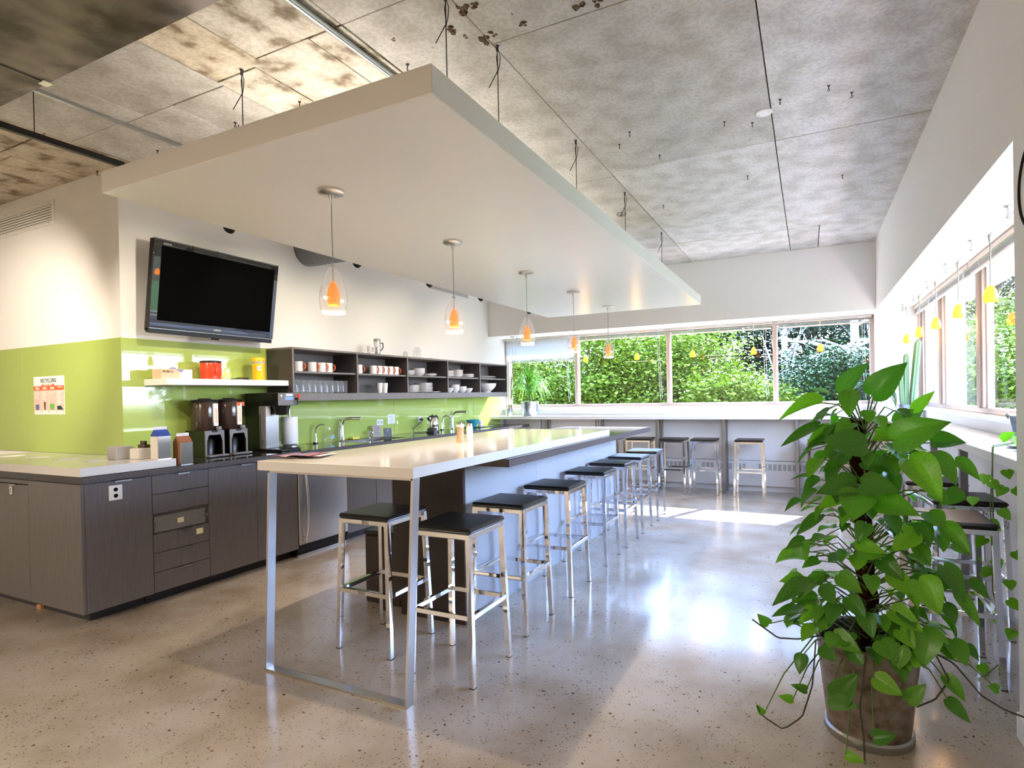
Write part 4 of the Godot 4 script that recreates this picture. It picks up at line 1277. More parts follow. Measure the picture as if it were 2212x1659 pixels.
	part(gb, "end_band", MB.new().bb(Vector3(-0.0555, 0.0, -0.1205), Vector3(0.0555, 0.0755, -0.02), 0.001), M.paper)
	part(gb, "swoosh", MB.new().prism(PackedVector2Array([Vector2(-0.02, 0.074), Vector2(0.055, 0.074), Vector2(0.03, 0.05)]), 0.0552, 0.0557), M.lilac, Vector3.ZERO, Vector3(0, PI / 2, 0))
	words(gb, "lettering", "RONCO", 0.018, M.ink_dark, Vector3(0.0556, 0.055, 0.075), Basis(Vector3.UP, PI / 2), true)
	part(gb, "glove", MB.new().lathe([Vector2(0.03, 0), Vector2(0.022, 0.01), Vector2(0.008, 0.016), Vector2(0, 0.014)], 9, Vector3(0, 0.0755, 0), 10.0), M.lilac)
	var ct := thing("coffee_can", "red plastic coffee can with moulded grip and black lid", "can", Vector3(-4.5, wy, -3.115))
	part(ct, "body", MB.new().lathe([Vector2(0, 0), Vector2(0.072, 0), Vector2(0.078, 0.006), Vector2(0.075, 0.03), Vector2(0.08, 0.04), Vector2(0.08, 0.13), Vector2(0.076, 0.14), Vector2(0, 0.14)], 28), M.red_plastic)
	part(ct, "lid", MB.new().lathe([Vector2(0.081, 0.14), Vector2(0.082, 0.143), Vector2(0.081, 0.153), Vector2(0.07, 0.156), Vector2(0, 0.155)], 28), M.black_plastic)
	part(ct, "grip", MB.new().tube([Vector3(0.078, 0.035, 0.01), Vector3(0.088, 0.05, 0.01), Vector3(0.088, 0.11, 0.01), Vector3(0.078, 0.125, 0.01)], 0.010, 8), M.red_plastic)
	part(ct, "paper_label", MB.new().bb(Vector3(0.058, 0.045, -0.058), Vector3(0.0605, 0.115, -0.03)), M.paper, Vector3.ZERO, Vector3(0, 0.2, 0))
	var sg := thing("folded_sunglasses", "brown folded sunglasses lying on the white shelf", "sunglasses", Vector3(-4.45, wy, -3.37))
	for s in [-1, 1]:
		var b := MB.new()
		b.T = Transform3D(Basis.from_euler(Vector3(0, 0, 0.2)), Vector3(0, 0.01, 0.035 * s))
		b.lathe([Vector2(0, 0), Vector2(0.026, 0.001), Vector2(0.028, 0.006), Vector2(0, 0.008)], 16)
		part(sg, "lens", b, M.dark_glass_brown)
		part(sg, "temple", MB.new().tube([Vector3(0, 0.008, 0.062 * s), Vector3(-0.06, 0.012, 0.055 * s), Vector3(-0.09, 0.004, 0.05 * s)], 0.004, 6), M.dark_glass_brown)
	part(sg, "bridge", MB.new().tube([Vector3(0.005, 0.012, -0.03), Vector3(0.008, 0.02, 0), Vector3(0.005, 0.012, 0.03)], 0.004, 6), M.dark_glass_brown)
	var wp := thing("wipes_canister", "yellow cleaning wipes canister at the shelf end", "canister", Vector3(-4.5, wy, -3.575))
	part(wp, "body", MB.new().lathe([Vector2(0, 0), Vector2(0.051, 0), Vector2(0.053, 0.006), Vector2(0.053, 0.175), Vector2(0, 0.175)], 28), M.yellow_plastic)
	part(wp, "lid", MB.new().lathe([Vector2(0.055, 0.175), Vector2(0.055, 0.2), Vector2(0.05, 0.207), Vector2(0, 0.208)], 28), M.yellow_plastic)
	part(wp, "band", MB.new().lathe([Vector2(0.0532, 0.152), Vector2(0.0536, 0.153), Vector2(0.0536, 0.168), Vector2(0.0532, 0.169)], 28), M.slot_grey)
	part(wp, "badge", MB.new().bb(Vector3(0.052, 0.09, 0.0), Vector3(0.0545, 0.13, 0.032), 0.001), M.paper, Vector3.ZERO, Vector3(0, -0.35, 0))
	words(wp, "lettering", "Lysol", 0.011, M.ink_dark, Vector3(0.0556, 0.112, 0.0165).rotated(Vector3.UP, -0.35), Basis(Vector3.UP, PI / 2 - 0.35), true)


# ---------------------------------------------------------------- things on the worktop
func carton(called: String, label: String, at: Vector3, turn: float, cap: Material) -> void:
	var c := thing(called, label, "carton", at, turn, "cartons by the coffee urns")
	part(c, "body", MB.new().bb(Vector3(-0.045, 0, -0.045), Vector3(0.045, 0.16, 0.045), 0.001), M.carton_foil)
	part(c, "gable", MB.new().prism(PackedVector2Array([Vector2(-0.0448, 0.1602), Vector2(0.0448, 0.1602), Vector2(0.004, 0.205), Vector2(-0.004, 0.205)]), -0.0448, 0.0448), cap)
	part(c, "fin", MB.new().bb(Vector3(-0.002, 0.205, -0.0445), Vector3(0.002, 0.226, 0.0445)), M.paper)
	part(c, "printed_side", MB.new().bb(Vector3(-0.04, 0.002, 0.045), Vector3(0.04, 0.158, 0.0454)), M.carton_brown if cap == M.carton_brown else M.carton_plain)


func counter_things() -> void:
	var y := 0.9356
	carton("milk_carton", "foil milk carton with blue gable on the white slab", Vector3(-4.11, 0.9895, -2.46), 0.0, M.carton_blue)
	carton("milk_carton", "foil milk carton with brown gable at the worktop edge", Vector3(-4.085, y, -2.6), 0.0, M.carton_brown)
	var nb := thing("sugar_caddy", "small beige caddy of packets on the slab by the cartons", "caddy", Vector3(-4.27, 0.9895, -2.42))
	part(nb, "tray", MB.new().bb(Vector3(-0.05, 0, -0.05), Vector3(0.05, 0.075, 0.05), 0.004), M.carton_plain)
	part(nb, "packets", MB.new().bb(Vector3(-0.04, 0.076, -0.04), Vector3(0.04, 0.1, 0.0), 0.002).bb(Vector3(-0.03, 0.1, -0.03), Vector3(0.02, 0.125, -0.01), 0.002), M.dark_glass_brown)
	single("paper_cup_box", "pale grey box behind the cartons", "box", MB.new().bb(Vector3(-0.06, 0, -0.06), Vector3(0.06, 0.09, 0.05), 0.003), M.slot_grey, Vector3(-4.42, 0.9895, -2.36))
	# two coffee urns on stands
	for k in 2:
		var z: float = [-3.035, -3.25][k]
		var s := thing("urn_stand", "grey coffee urn stand with arched opening, %s" % ["by the cartons", "beside the brewer"][k], "stand", Vector3(-4.47, y, z), 0.0, "coffee urn stands")
		part(s, "side", MB.new().bb(Vector3(-0.13, 0, 0.07), Vector3(0.11, 0.214, 0.082)), M.black_plastic)
		part(s, "side", MB.new().bb(Vector3(-0.13, 0, -0.082), Vector3(0.11, 0.214, -0.07)), M.black_plastic)
		part(s, "deck", MB.new().bb(Vector3(-0.13, 0.205, -0.0695), Vector3(0.11, 0.214, 0.0695)), M.black_plastic)
		part(s, "back", MB.new().bb(Vector3(-0.13, 0, -0.0695), Vector3(-0.05, 0.2, 0.0695)), M.black_plastic)
		var poly := PackedVector2Array([Vector2(-0.082, 0), Vector2(-0.07, 0), Vector2(-0.068, 0.13), Vector2(-0.05, 0.18), Vector2(0.05, 0.18), Vector2(0.068, 0.13), Vector2(0.07, 0), Vector2(0.082, 0), Vector2(0.082, 0.215), Vector2(0.03, 0.215), Vector2(0.022, 0.2), Vector2(-0.022, 0.2), Vector2(-0.03, 0.215), Vector2(-0.082, 0.215)])
		part(s, "front", MB.new().prism(poly, 0.11, 0.118), M.grey_plastic, Vector3.ZERO, Vector3(0, PI / 2, 0))
		part(s, "drip_tray", MB.new().bb(Vector3(0.12, 0.004, -0.09), Vector3(0.165, 0.02, 0.08), 0.003), M.grey_plastic)
		part(s, "inner_dome", MB.new().lathe([Vector2(0.055, 0), Vector2(0.055, 0.13), Vector2(0.04, 0.15), Vector2(0, 0.155)], 20, Vector3(0.02, 0, 0)), M.black_plastic)
		var u := thing("coffee_urn", "dark brown thermal coffee urn with gauge tube, %s" % ["by the cartons", "with an orange tag, beside the brewer"][k], "coffee urn", Vector3(-4.475, y + 0.2165, z), 0.0, "thermal coffee urns")
		part(u, "body", MB.new().lathe([Vector2(0, 0), Vector2(0.1, 0), Vector2(0.103, 0.005), Vector2(0.103, 0.215), Vector2(0.098, 0.23), Vector2(0, 0.23)], 32), M.brown_urn)
		part(u, "lid", MB.new().lathe([Vector2(0.104, 0.228), Vector2(0.105, 0.236), Vector2(0.095, 0.248), Vector2(0.05, 0.252), Vector2(0.045, 0.26), Vector2(0, 0.261)], 32), M.black_plastic)
		var ga := part(u, "gauge", MB.new().bb(Vector3(0.09, 0.03, -0.05), Vector3(0.118, 0.22, -0.005), 0.006), M.carton_foil, Vector3.ZERO, Vector3(0, -0.1, 0))
		part(ga, "gauge_strip", MB.new().bb(Vector3(0.118, 0.055, -0.038), Vector3(0.1195, 0.18, -0.02), 0.0005), M.peach)
		part(u, "tap", MB.new().bb(Vector3(0.12, 0.001, -0.045), Vector3(0.15, 0.03, -0.012), 0.004), M.grey_plastic)
		if k == 1:
			part(u, "orange_tag", MB.new().bb(Vector3(0.1, 0.19, -0.062), Vector3(0.121, 0.225, 0.002), 0.002), M.mug_orange)
	# brewer
	var b := thing("coffee_brewer", "black and steel coffee brewer with a display and red tap", "coffee machine", Vector3(-4.385, y, -3.605))
	part(b, "tower", MB.new().bb(Vector3(-0.215, 0.02, -0.105), Vector3(-0.035, 0.4, 0.105), 0.003), M.black_plastic)
	part(b, "column", MB.new().bb(Vector3(-0.034, 0.02, -0.04), Vector3(0.045, 0.4, 0.104), 0.003), M.grey_plastic)
	part(b, "column_face", MB.new().bb(Vector3(0.0455, 0.025, -0.036), Vector3(0.048, 0.39, 0.1)), M.stainless)
	var hd := part(b, "head", MB.new().bb(Vector3(-0.215, 0.402, -0.105), Vector3(0.21, 0.516, 0.105), 0.004), M.black_plastic)
	part(hd, "front_plate", MB.new().bb(Vector3(0.21, 0.405, -0.103), Vector3(0.213, 0.513, 0.103)), M.grey_plastic)
	part(hd, "display", MB.new().bb(Vector3(0.213, 0.45, -0.06), Vector3(0.2145, 0.48, 0.03)), M.label_blue)
	part(hd, "badge", MB.new().bb(Vector3(0.213, 0.486, -0.05), Vector3(0.2145, 0.504, 0.02)), M.paper)
	part(hd, "button", MB.new().bb(Vector3(0.213, 0.445, 0.06), Vector3(0.216, 0.457, 0.075), 0.001), M.magazine_red)
	part(hd, "button", MB.new().bb(Vector3(0.213, 0.48, 0.062), Vector3(0.216, 0.496, 0.078), 0.001), M.paper)
	var tp := part(hd, "hot_water_tap", MB.new().cyl(Vector3(0.213, 0.46, -0.085), Vector3(0.25, 0.46, -0.085), 0.012, -1, 12).cyl(Vector3(0.24, 0.46, -0.085), Vector3(0.24, 0.41, -0.085), 0.009, -1, 12), M.black_plastic)
	part(tp, "tap_lever", MB.new().bb(Vector3(0.235, 0.455, -0.1), Vector3(0.255, 0.505, -0.08), 0.004), M.red_plastic)
	var fb := MB.new().lathe([Vector2(0, -0.085), Vector2(0.05, -0.08), Vector2(0.075, -0.005), Vector2(0.078, 0), Vector2(0, 0)], 22)
	part(b, "filter_basket", fb, M.black_plastic, Vector3(0.13, 0.4, 0.0))
	part(b, "instruction_tag", MB.new().bb(Vector3(0.049, 0.31, 0.05), Vector3(0.05, 0.4, 0.098)), M.paper)
	part(b, "drip_base", MB.new().bb(Vector3(-0.215, 0.0, -0.105), Vector3(0.245, 0.02, 0.105), 0.004), M.black_plastic)
	part(b, "drip_grille", MB.new().bb(Vector3(0.08, 0.02, -0.095), Vector3(0.24, 0.024, 0.0), 0.001), M.dark_metal)
	var pt := thing("paper_towel_holder", "steel paper towel holder with upright rod", "holder", Vector3(-4.5, y, -3.9))
	part(pt, "base", MB.new().lathe([Vector2(0, 0), Vector2(0.075, 0), Vector2(0.075, 0.012), Vector2(0.05, 0.03), Vector2(0, 0.03)], 28), M.stainless)
	part(pt, "rod", MB.new().cyl(Vector3(0, 0.03, 0), Vector3(0, 0.37, 0), 0.008, -1, 10).cyl(Vector3(0, 0.37, 0), Vector3(0, 0.385, 0), 0.014, 0.006, 12), M.brushed_steel)
	single("paper_towel_roll", "white paper towel roll on the steel holder", "paper towel", MB.new().lathe([Vector2(0.02, 0), Vector2(0.072, 0), Vector2(0.074, 0.003), Vector2(0.074, 0.257), Vector2(0.072, 0.26), Vector2(0.02, 0.26), Vector2(0.02, 0)], 36), M.paper_towel, Vector3(-4.5, y + 0.0305, -3.9))
	# taps
	for k in 2:
		var z: float = [-4.29, -6.52][k]
		var f := thing("filter_tap", "curved chrome filter tap %s" % ["near the paper towel roll", "behind the kettle"][k], "tap", Vector3(-4.58, y, z), 0.6)
		part(f, "base", MB.new().lathe([Vector2(0, 0), Vector2(0.026, 0), Vector2(0.026, 0.012), Vector2(0, 0.013)], 18), M.black_plastic)
		part(f, "stem", MB.new().lathe([Vector2(0.018, 0.012), Vector2(0.009, 0.1), Vector2(0.0, 0.1)], 16), M.chrome)
		var p := [Vector3(0, 0.09, 0)]
		for i in 13:
			var a := PI - PI * 0.86 * i / 12.0
			p.append(Vector3(0.06 + 0.06 * cos(a), 0.13 + 0.062 * sin(a), 0))
		part(f, "spout", MB.new().tube(p, 0.0075, 10), M.chrome)
		var z2: float = [-4.66, -6.78][k]
		var g := thing("sink_mixer", "tall chrome mixer tap with flat spout %s" % ["over the sink", "between the kettle and the blue bowl"][k], "tap", Vector3(-4.58, y, z2), 0.55)
		part(g, "body", MB.new().lathe([Vector2(0, 0), Vector2(0.026, 0), Vector2(0.022, 0.01), Vector2(0.02, 0.17), Vector2(0, 0.172)], 18), M.chrome)
		part(g, "spout", MB.new().tube([Vector3(0, 0.15, 0), Vector3(0.004, 0.19, 0), Vector3(0.02, 0.22, 0), Vector3(0.05, 0.236, 0), Vector3(0.1, 0.238, 0), Vector3(0.2, 0.238, 0)], 0.014, 10), M.chrome)
		part(g, "nozzle", MB.new().cyl(Vector3(0.19, 0.242, 0), Vector3(0.19, 0.215, 0), 0.014, 0.012, 12), M.brushed_steel)
		part(g, "lever", MB.new().cyl(Vector3(-0.02, 0.02, 0.05), Vector3(-0.02, 0.13, 0.05), 0.014, 0.013, 12).cyl(Vector3(-0.02, 0.13, 0.05), Vector3(-0.025, 0.25, 0.06), 0.004, 0.003, 8), M.chrome)
	var so := thing("soap_refill", "clear plastic bottle of dish soap behind the filter tap", "bottle", Vector3(-4.58, y, -4.47))
	part(so, "bottle", MB.new().lathe([Vector2(0, 0), Vector2(0.045, 0), Vector2(0.055, 0.03), Vector2(0.055, 0.075), Vector2(0.03, 0.105), Vector2(0.012, 0.115), Vector2(0.012, 0.13), Vector2(0, 0.13)], 24), M.tumbler_glass)
	part(so, "cap", MB.new().lathe([Vector2(0.014, 0.13), Vector2(0.014, 0.15), Vector2(0, 0.152)], 14), M.white_trim)
	part(so, "paper_label", MB.new().bb(Vector3(0.05, 0.035, -0.02), Vector3(0.0565, 0.07, 0.025), 0.002), M.label_blue)
	single("dish_sponge", "yellow dish sponge at the back of the sink", "sponge", MB.new().box(Vector3(0, 0.012, 0), Vector3(0.06, 0.024, 0.11), 0.004), M.sponge_yellow, Vector3(-4.585, y, -4.85))
	var sp := thing("soap_pump", "small chrome soap pump set in the worktop", "soap pump", Vector3(-4.575, y, -5.08))
	part(sp, "stem", MB.new().lathe([Vector2(0, 0), Vector2(0.018, 0), Vector2(0.016, 0.05), Vector2(0, 0.052)], 16), M.chrome)
	part(sp, "head", MB.new().lathe([Vector2(0.02, 0.052), Vector2(0.02, 0.072), Vector2(0, 0.075)], 16), M.chrome)
	part(sp, "spout", MB.new().cyl(Vector3(0, 0.064, 0), Vector3(0.05, 0.06, 0), 0.006, -1, 8), M.chrome)
	var sn := thing("counter_sign", "white framed notice standing on the worktop past the sink", "sign", Vector3(-4.53, y, -5.16), 1.0)
	part(sn, "board", MB.new().bb(Vector3(-0.052, 0.0, -0.006), Vector3(0.052, 0.14, 0.006), 0.003), M.slot_grey, Vector3.ZERO, Vector3(-0.12, 0, 0))
	for k in 5:
		part(sn, "text_line", MB.new().bb(Vector3(-0.034 + 0.006 * (k % 2), 0.03 + 0.022 * k, 0.006), Vector3(0.034 - 0.006 * (k % 3), 0.037 + 0.022 * k, 0.0068)), M.ink_grey, Vector3.ZERO, Vector3(-0.12, 0, 0))
	var bc := thing("black_card", "small black card with a white mark beside the notice", "card", Vector3(-4.45, y, -5.25), 1.0)
	part(bc, "card", MB.new().bb(Vector3(-0.047, 0, -0.004), Vector3(0.047, 0.1, 0.0), 0.001), M.black_plastic, Vector3.ZERO, Vector3(-0.15, 0, 0))
	part(bc, "mark", MB.new().prism(PackedVector2Array([Vector2(-0.012, 0.072), Vector2(0.0, 0.066), Vector2(0.014, 0.09), Vector2(0.004, 0.08)]), 0.0, 0.0006), M.paper, Vector3.ZERO, Vector3(-0.15, 0, 0))
	# kettle and its cord
	var ke := thing("electric_kettle", "shiny steel electric kettle with black handle", "kettle", Vector3(-4.40, y, -6.06), 0.0)
	part(ke, "base", MB.new().lathe([Vector2(0, 0), Vector2(0.085, 0), Vector2(0.085, 0.016), Vector2(0.07, 0.022), Vector2(0, 0.022)], 28), M.black_plastic)
	part(ke, "body", MB.new().lathe([Vector2(0, 0.023), Vector2(0.074, 0.023), Vector2(0.08, 0.035), Vector2(0.076, 0.13), Vector2(0.062, 0.19), Vector2(0.05, 0.2), Vector2(0, 0.2)], 32), M.chrome)
	part(ke, "lid", MB.new().lathe([Vector2(0.05, 0.2), Vector2(0.045, 0.212), Vector2(0.012, 0.216), Vector2(0.01, 0.23), Vector2(0, 0.231)], 20), M.black_plastic)
	part(ke, "handle", MB.new().tube([Vector3(0.0, 0.2, -0.045), Vector3(0.0, 0.215, -0.085), Vector3(0, 0.19, -0.108), Vector3(0, 0.12, -0.112), Vector3(0, 0.06, -0.095), Vector3(0, 0.045, -0.07)], 0.011, 8), M.black_plastic)
	part(ke, "spout", MB.new().prism(PackedVector2Array([Vector2(0.06, 0.14), Vector2(0.1, 0.195), Vector2(0.055, 0.195)]), -0.02, 0.02), M.chrome, Vector3.ZERO, Vector3(0, -PI / 2, 0))
	part(ke, "power_cord", MB.new().tube([Vector3(-0.06, 0.008, 0.06), Vector3(-0.1, 0.006, 0.12), Vector3(-0.18, 0.008, 0.16), Vector3(-0.215, 0.05, 0.13), Vector3(-0.2, 0.12, 0.0), Vector3(-0.2, 0.155, -0.06), Vector3(-0.225, 0.163, -0.06)], 0.0045, 6), M.black_plastic)
	single("drying_mat", "thin black drying mat under the blue bowl", "mat", MB.new().box(Vector3(0, 0.004, 0), Vector3(0.3, 0.008, 0.42), 0.002), M.black_plastic, Vector3(-4.42, y, -7.22))
	single("blue_bowl", "teal blue mixing bowl on the black mat", "bowl", MB.new().lathe([Vector2(0, 0), Vector2(0.045, 0), Vector2(0.05, 0.012), Vector2(0.082, 0.05), Vector2(0.096, 0.105), Vector2(0.091, 0.105), Vector2(0.076, 0.052), Vector2(0.04, 0.014), Vector2(0, 0.01)], 32), M.teal_bowl, Vector3(-4.46, y + 0.0082, -7.13))
	single("ribbed_jar", "small white ribbed jar beside the blue bowl", "jar", MB.new().lathe([Vector2(0, 0), Vector2(0.03, 0), Vector2(0.032, 0.015), Vector2(0.03, 0.03), Vector2(0.032, 0.045), Vector2(0.03, 0.06), Vector2(0.032, 0.085), Vector2(0, 0.09)], 20), M.porcelain, Vector3(-4.42, y + 0.0082, -7.28))
	# dark bin on the kitchen side of the island
	var bn := thing("waste_bin", "dark brown waste bin standing behind the island end", "bin", Vector3(-2.6, 0, -3.15))
	part(bn, "body", MB.new().bb(Vector3(-0.15, 0, -0.17), Vector3(0.15, 0.46, 0.17), 0.01), M.espresso)
	part(bn, "lid", MB.new().bb(Vector3(-0.155, 0.461, -0.175), Vector3(0.155, 0.49, 0.175), 0.008), M.black_plastic)


# ---------------------------------------------------------------- things on the walls
func wall_things() -> void:
	# television on a tilting bracket
	var tv := thing("television", "large flat black television tilted down on the kitchen wall", "television", Vector3(-4.407, 2.262, -3.148))
	tv.rotation = Vector3(0, PI / 2, 0)
	var bas := Basis(Vector3.UP, PI / 2) * Basis(Vector3.RIGHT, 0.152)
	tv.basis = bas
	part(tv, "cabinet", MB.new().bb(Vector3(-0.545, -0.345, -0.065), Vector3(0.545, 0.35, -0.012), 0.006), M.black_plastic)
	var fz := part(tv, "front_bezel", MB.new().bb(Vector3(-0.548, -0.318, -0.012), Vector3(0.548, 0.353, 0.0), 0.003), M.black_gloss)
	part(fz, "screen", MB.new().bb(Vector3(-0.492, -0.255, 0.0), Vector3(0.508, 0.305, 0.0012)), M.screen_black)
	part(tv, "speaker_bar", MB.new().bb(Vector3(-0.545, -0.356, -0.045), Vector3(0.545, -0.32, -0.006), 0.004), M.black_plastic)
	part(tv, "trim_line", MB.new().bb(Vector3(-0.545, -0.32, -0.006), Vector3(0.545, -0.316, 0.0004)), M.brushed_steel)
	words(tv, "lettering", "AQUOS", 0.014, M.slot_grey, Vector3(-0.45, 0.322, 0.0004), Basis.IDENTITY, true)
	words(tv, "lettering", "SHARP", 0.016, M.slot_grey, Vector3(0.0, -0.288, 0.0004), Basis.IDENTITY, true)
	part(tv, "indicator_block", MB.new().bb(Vector3(-0.03, -0.37, -0.03), Vector3(0.03, -0.356, -0.01), 0.002), M.dark_metal)
	part(tv, "wall_bracket", MB.new().bb(Vector3(-0.25, -0.15, -0.075), Vector3(0.25, 0.2, -0.066)).bb(Vector3(-0.03, -0.05, -0.22), Vector3(0.03, 0.05, -0.075)), M.dark_metal)
	# poster
	var po := thing("recycling_poster", "small pink and orange recycling poster on the green glass", "poster", Vector3(-5.677, 1.463, LEFTZ + 0.0085))
	part(po, "sheet", MB.new().bb(Vector3(-0.235, -0.158, 0), Vector3(0.235, 0.158, 0.003)), M.paper)
	for k in 4:
		var x := -0.232 + k * 0.117
		part(po, "column", MB.new().bb(Vector3(x, -0.145, 0.003), Vector3(x + 0.113, 0.042, 0.0034)), M.poster_pink)
		for i in [6, 7, 2, 11][k]:
			part(po, "text_line", MB.new().bb(Vector3(x + 0.012, 0.028 - i * 0.0108, 0.0034), Vector3(x + 0.06 + 0.012 * ((i * 7 + k) % 4), 0.032 - i * 0.0108, 0.0037)), M.paper)
		part(po, "caption", MB.new().bb(Vector3(x + 0.01, -0.142, 0.0034), Vector3(x + 0.1, -0.126, 0.0037)), M.paper)
		for i in (2 if k < 3 else 1):
			part(po, "heading_line", MB.new().bb(Vector3(x + 0.022, 0.062 - 0.012 * i, 0.0037), Vector3(x + 0.088, 0.069 - 0.012 * i, 0.004)), M.paper)
	part(po, "orange_band", MB.new().bb(Vector3(-0.235, 0.042, 0.003), Vector3(0.235, 0.078, 0.0036)), M.poster_orange)
	part(po, "orange_tab", MB.new().bb(Vector3(-0.105, 0.078, 0.003), Vector3(0.09, 0.094, 0.0036)), M.poster_orange)
	words(po, "lettering", "RECYCLING", 0.034, M.ink_dark, Vector3(0.0, 0.122, 0.0034), Basis.IDENTITY, true, 0.0006)
	words(po, "lettering", "What Goes Where?", 0.012, M.paper, Vector3(-0.008, 0.086, 0.0038), Basis.IDENTITY, true, 0.0006)
	part(po, "bin_picture", MB.new().prism(PackedVector2Array([Vector2(-0.21, -0.075), Vector2(-0.15, -0.075), Vector2(-0.155, -0.12), Vector2(-0.205, -0.12)]), 0.0034, 0.0039), M.poster_blue)
	part(po, "bin_picture", MB.new().prism(PackedVector2Array([Vector2(-0.08, -0.055), Vector2(-0.045, -0.055), Vector2(-0.05, -0.12), Vector2(-0.072, -0.12)]), 0.0034, 0.0039), M.poster_olive)
	part(po, "bin_picture", MB.new().prism(PackedVector2Array([Vector2(0.015, -0.07), Vector2(0.09, -0.07), Vector2(0.084, -0.12), Vector2(0.022, -0.12)]), 0.0034, 0.0039), M.poster_green)
	part(po, "bin_picture", MB.new().prism(PackedVector2Array([Vector2(0.125, -0.09), Vector2(0.18, -0.085), Vector2(0.225, -0.12), Vector2(0.13, -0.12)]), 0.0034, 0.0039), M.ink_dark)
	# air grilles
	var gr := thing("air_grille", "white louvred air grille high on the wall above the poster", "air vent", Vector3(-6.1, 2.96, LEFTZ))
	part(gr, "frame", MB.new().bb(Vector3(-0.6, 0.065, 0), Vector3(0.57, 0.1, 0.012), 0.003).bb(Vector3(-0.6, -0.1, 0), Vector3(0.57, -0.065, 0.012), 0.003).bb(Vector3(0.535, -0.065, 0), Vector3(0.57, 0.065, 0.012), 0.003).bb(Vector3(-0.6, -0.065, 0), Vector3(-0.565, 0.065, 0.012), 0.003), M.white_trim)
	part(gr, "backing", MB.new().bb(Vector3(-0.565, -0.065, 0), Vector3(0.535, 0.065, 0.001)), M.slot_grey)
	for k in 6:
		part(gr, "louvre", MB.new().box(Vector3.ZERO, Vector3(1.1, 0.012, 0.014), 0.002), M.white_trim, Vector3(-0.015, -0.053 + k * 0.0215, 0.007), Vector3(0.5, 0, 0))
	for s in [[-0.2, 0.083], [0.5, 0.083], [-0.2, -0.083], [0.5, -0.083]]:
		part(gr, "screw", MB.new().box(Vector3(s[0], s[1], 0.012), Vector3(0.008, 0.008, 0.003), 0.001), M.steel_dull)
	var g2 := thing("wall_grille", "long white slotted air grille high on the kitchen wall", "air vent", Vector3(WALLX, 2.915, -6.89))
	part(g2, "frame", MB.new().bb(Vector3(0, -0.05, -0.5), Vector3(0.01, -0.035, 0.5), 0.002).bb(Vector3(0, 0.035, -0.5), Vector3(0.01, 0.05, 0.5), 0.002).bb(Vector3(0, -0.035, 0.485), Vector3(0.01, 0.035, 0.5), 0.002).bb(Vector3(0, -0.035, -0.5), Vector3(0.01, 0.035, -0.485), 0.002), M.white_trim)
	part(g2, "backing", MB.new().bb(Vector3(0, -0.035, -0.485), Vector3(0.001, 0.035, 0.485)), M.ink_grey)
	for k in 3:
		part(g2, "louvre", MB.new().bb(Vector3(0.002, -0.026 + k * 0.02, -0.485), Vector3(0.009, -0.016 + k * 0.02, 0.485), 0.001), M.white_trim)
	# spiral duct stub coming out of the kitchen wall above the canopy
	var sd := thing("spiral_duct", "ribbed grey spiral duct coming out of the kitchen wall", "duct", Vector3(WALLX, 2.93, -4.30))
	var pr := [Vector2(0.0, 0.0), Vector2(0.17, 0.0)]
	for k in 12:
		pr.append_array([Vector2(0.17, 0.004 + k * 0.05), Vector2(0.17, 0.044 + k * 0.05), Vector2(0.175, 0.047 + k * 0.05), Vector2(0.17, 0.05 + k * 0.05)])
	pr.append_array([Vector2(0.17, 0.62), Vector2(0, 0.62)])
	var sdm := MB.new()
	sdm.T = Transform3D(Basis(Vector3.BACK, -PI / 2), Vector3.ZERO)
	sdm.lathe(pr, 36)
	part(sd, "pipe", sdm, M.duct_grey)
	# sockets and a note on the splashback
	for k in 2:
		var z: float = [-5.336, -6.108][k]
		var o := thing("wall_outlet", ["white double socket on the splashback above the notice", "white socket on the splashback with the kettle plugged in"][k], "outlet", Vector3(WALLX + 0.0085, 1.1, z))
		part(o, "plate", MB.new().bb(Vector3(0, -0.035, -0.055 if k == 0 else -0.036), Vector3(0.006, 0.035, 0.055 if k == 0 else 0.036), 0.002), M.white_trim)
		for s in ([-0.025, 0.025] if k == 0 else [0.0]):
			part(o, "socket", MB.new().bb(Vector3(0.006, -0.018, s - 0.013), Vector3(0.0072, 0.018, s + 0.013), 0.0005), M.slot_grey)
		if k == 1:
			part(o, "plug", MB.new().bb(Vector3(0.0075, -0.014, -0.03), Vector3(0.035, 0.012, -0.002), 0.004), M.black_plastic)
	var nt := thing("taped_note", "small white paper note taped to the green splashback", "note", Vector3(WALLX + 0.0085, 1.13, -5.546))
	part(nt, "sheet", MB.new().bb(Vector3(0, -0.058, -0.066), Vector3(0.0015, 0.058, 0.066)), M.paper)
	for k in 5:
		part(nt, "text_line", MB.new().bb(Vector3(0.0015, 0.03 - k * 0.018, -0.045), Vector3(0.002, 0.034 - k * 0.018, 0.045 - 0.01 * (k % 3))), M.magazine_violet)
	# clock on the near wall, mostly out of view
	var ck := thing("wall_clock", "round wall clock with a dark rim on the right wall", "clock", Vector3(RX, 2.1, -2.575))
	for q in [["face", [Vector2(0, 0.006), Vector2(0.158, 0.006), Vector2(0.158, 0.0)], "white_trim"], ["rim", [Vector2(0.165, 0), Vector2(0.165, 0.012), Vector2(0.162, 0.014), Vector2(0.159, 0.012), Vector2(0.159, 0.0)], "dark_metal"]]:
		var b := MB.new()
		b.T = Transform3D(Basis(Vector3.BACK, PI / 2), Vector3.ZERO)
		b.lathe(q[1], 48)
		part(ck, q[0], b, M[q[2]])
	for q in [[0.09, 0.006, 0.7], [0.13, 0.004, 2.6]]:
		var b := MB.new()
		b.T = Transform3D(Basis(Vector3.RIGHT, q[2]), Vector3(-0.009, 0, 0))
		b.bb(Vector3(-0.001, -0.01, -q[1]), Vector3(0.001, q[0], q[1]))
		part(ck, "hand", b, M.dark_metal)


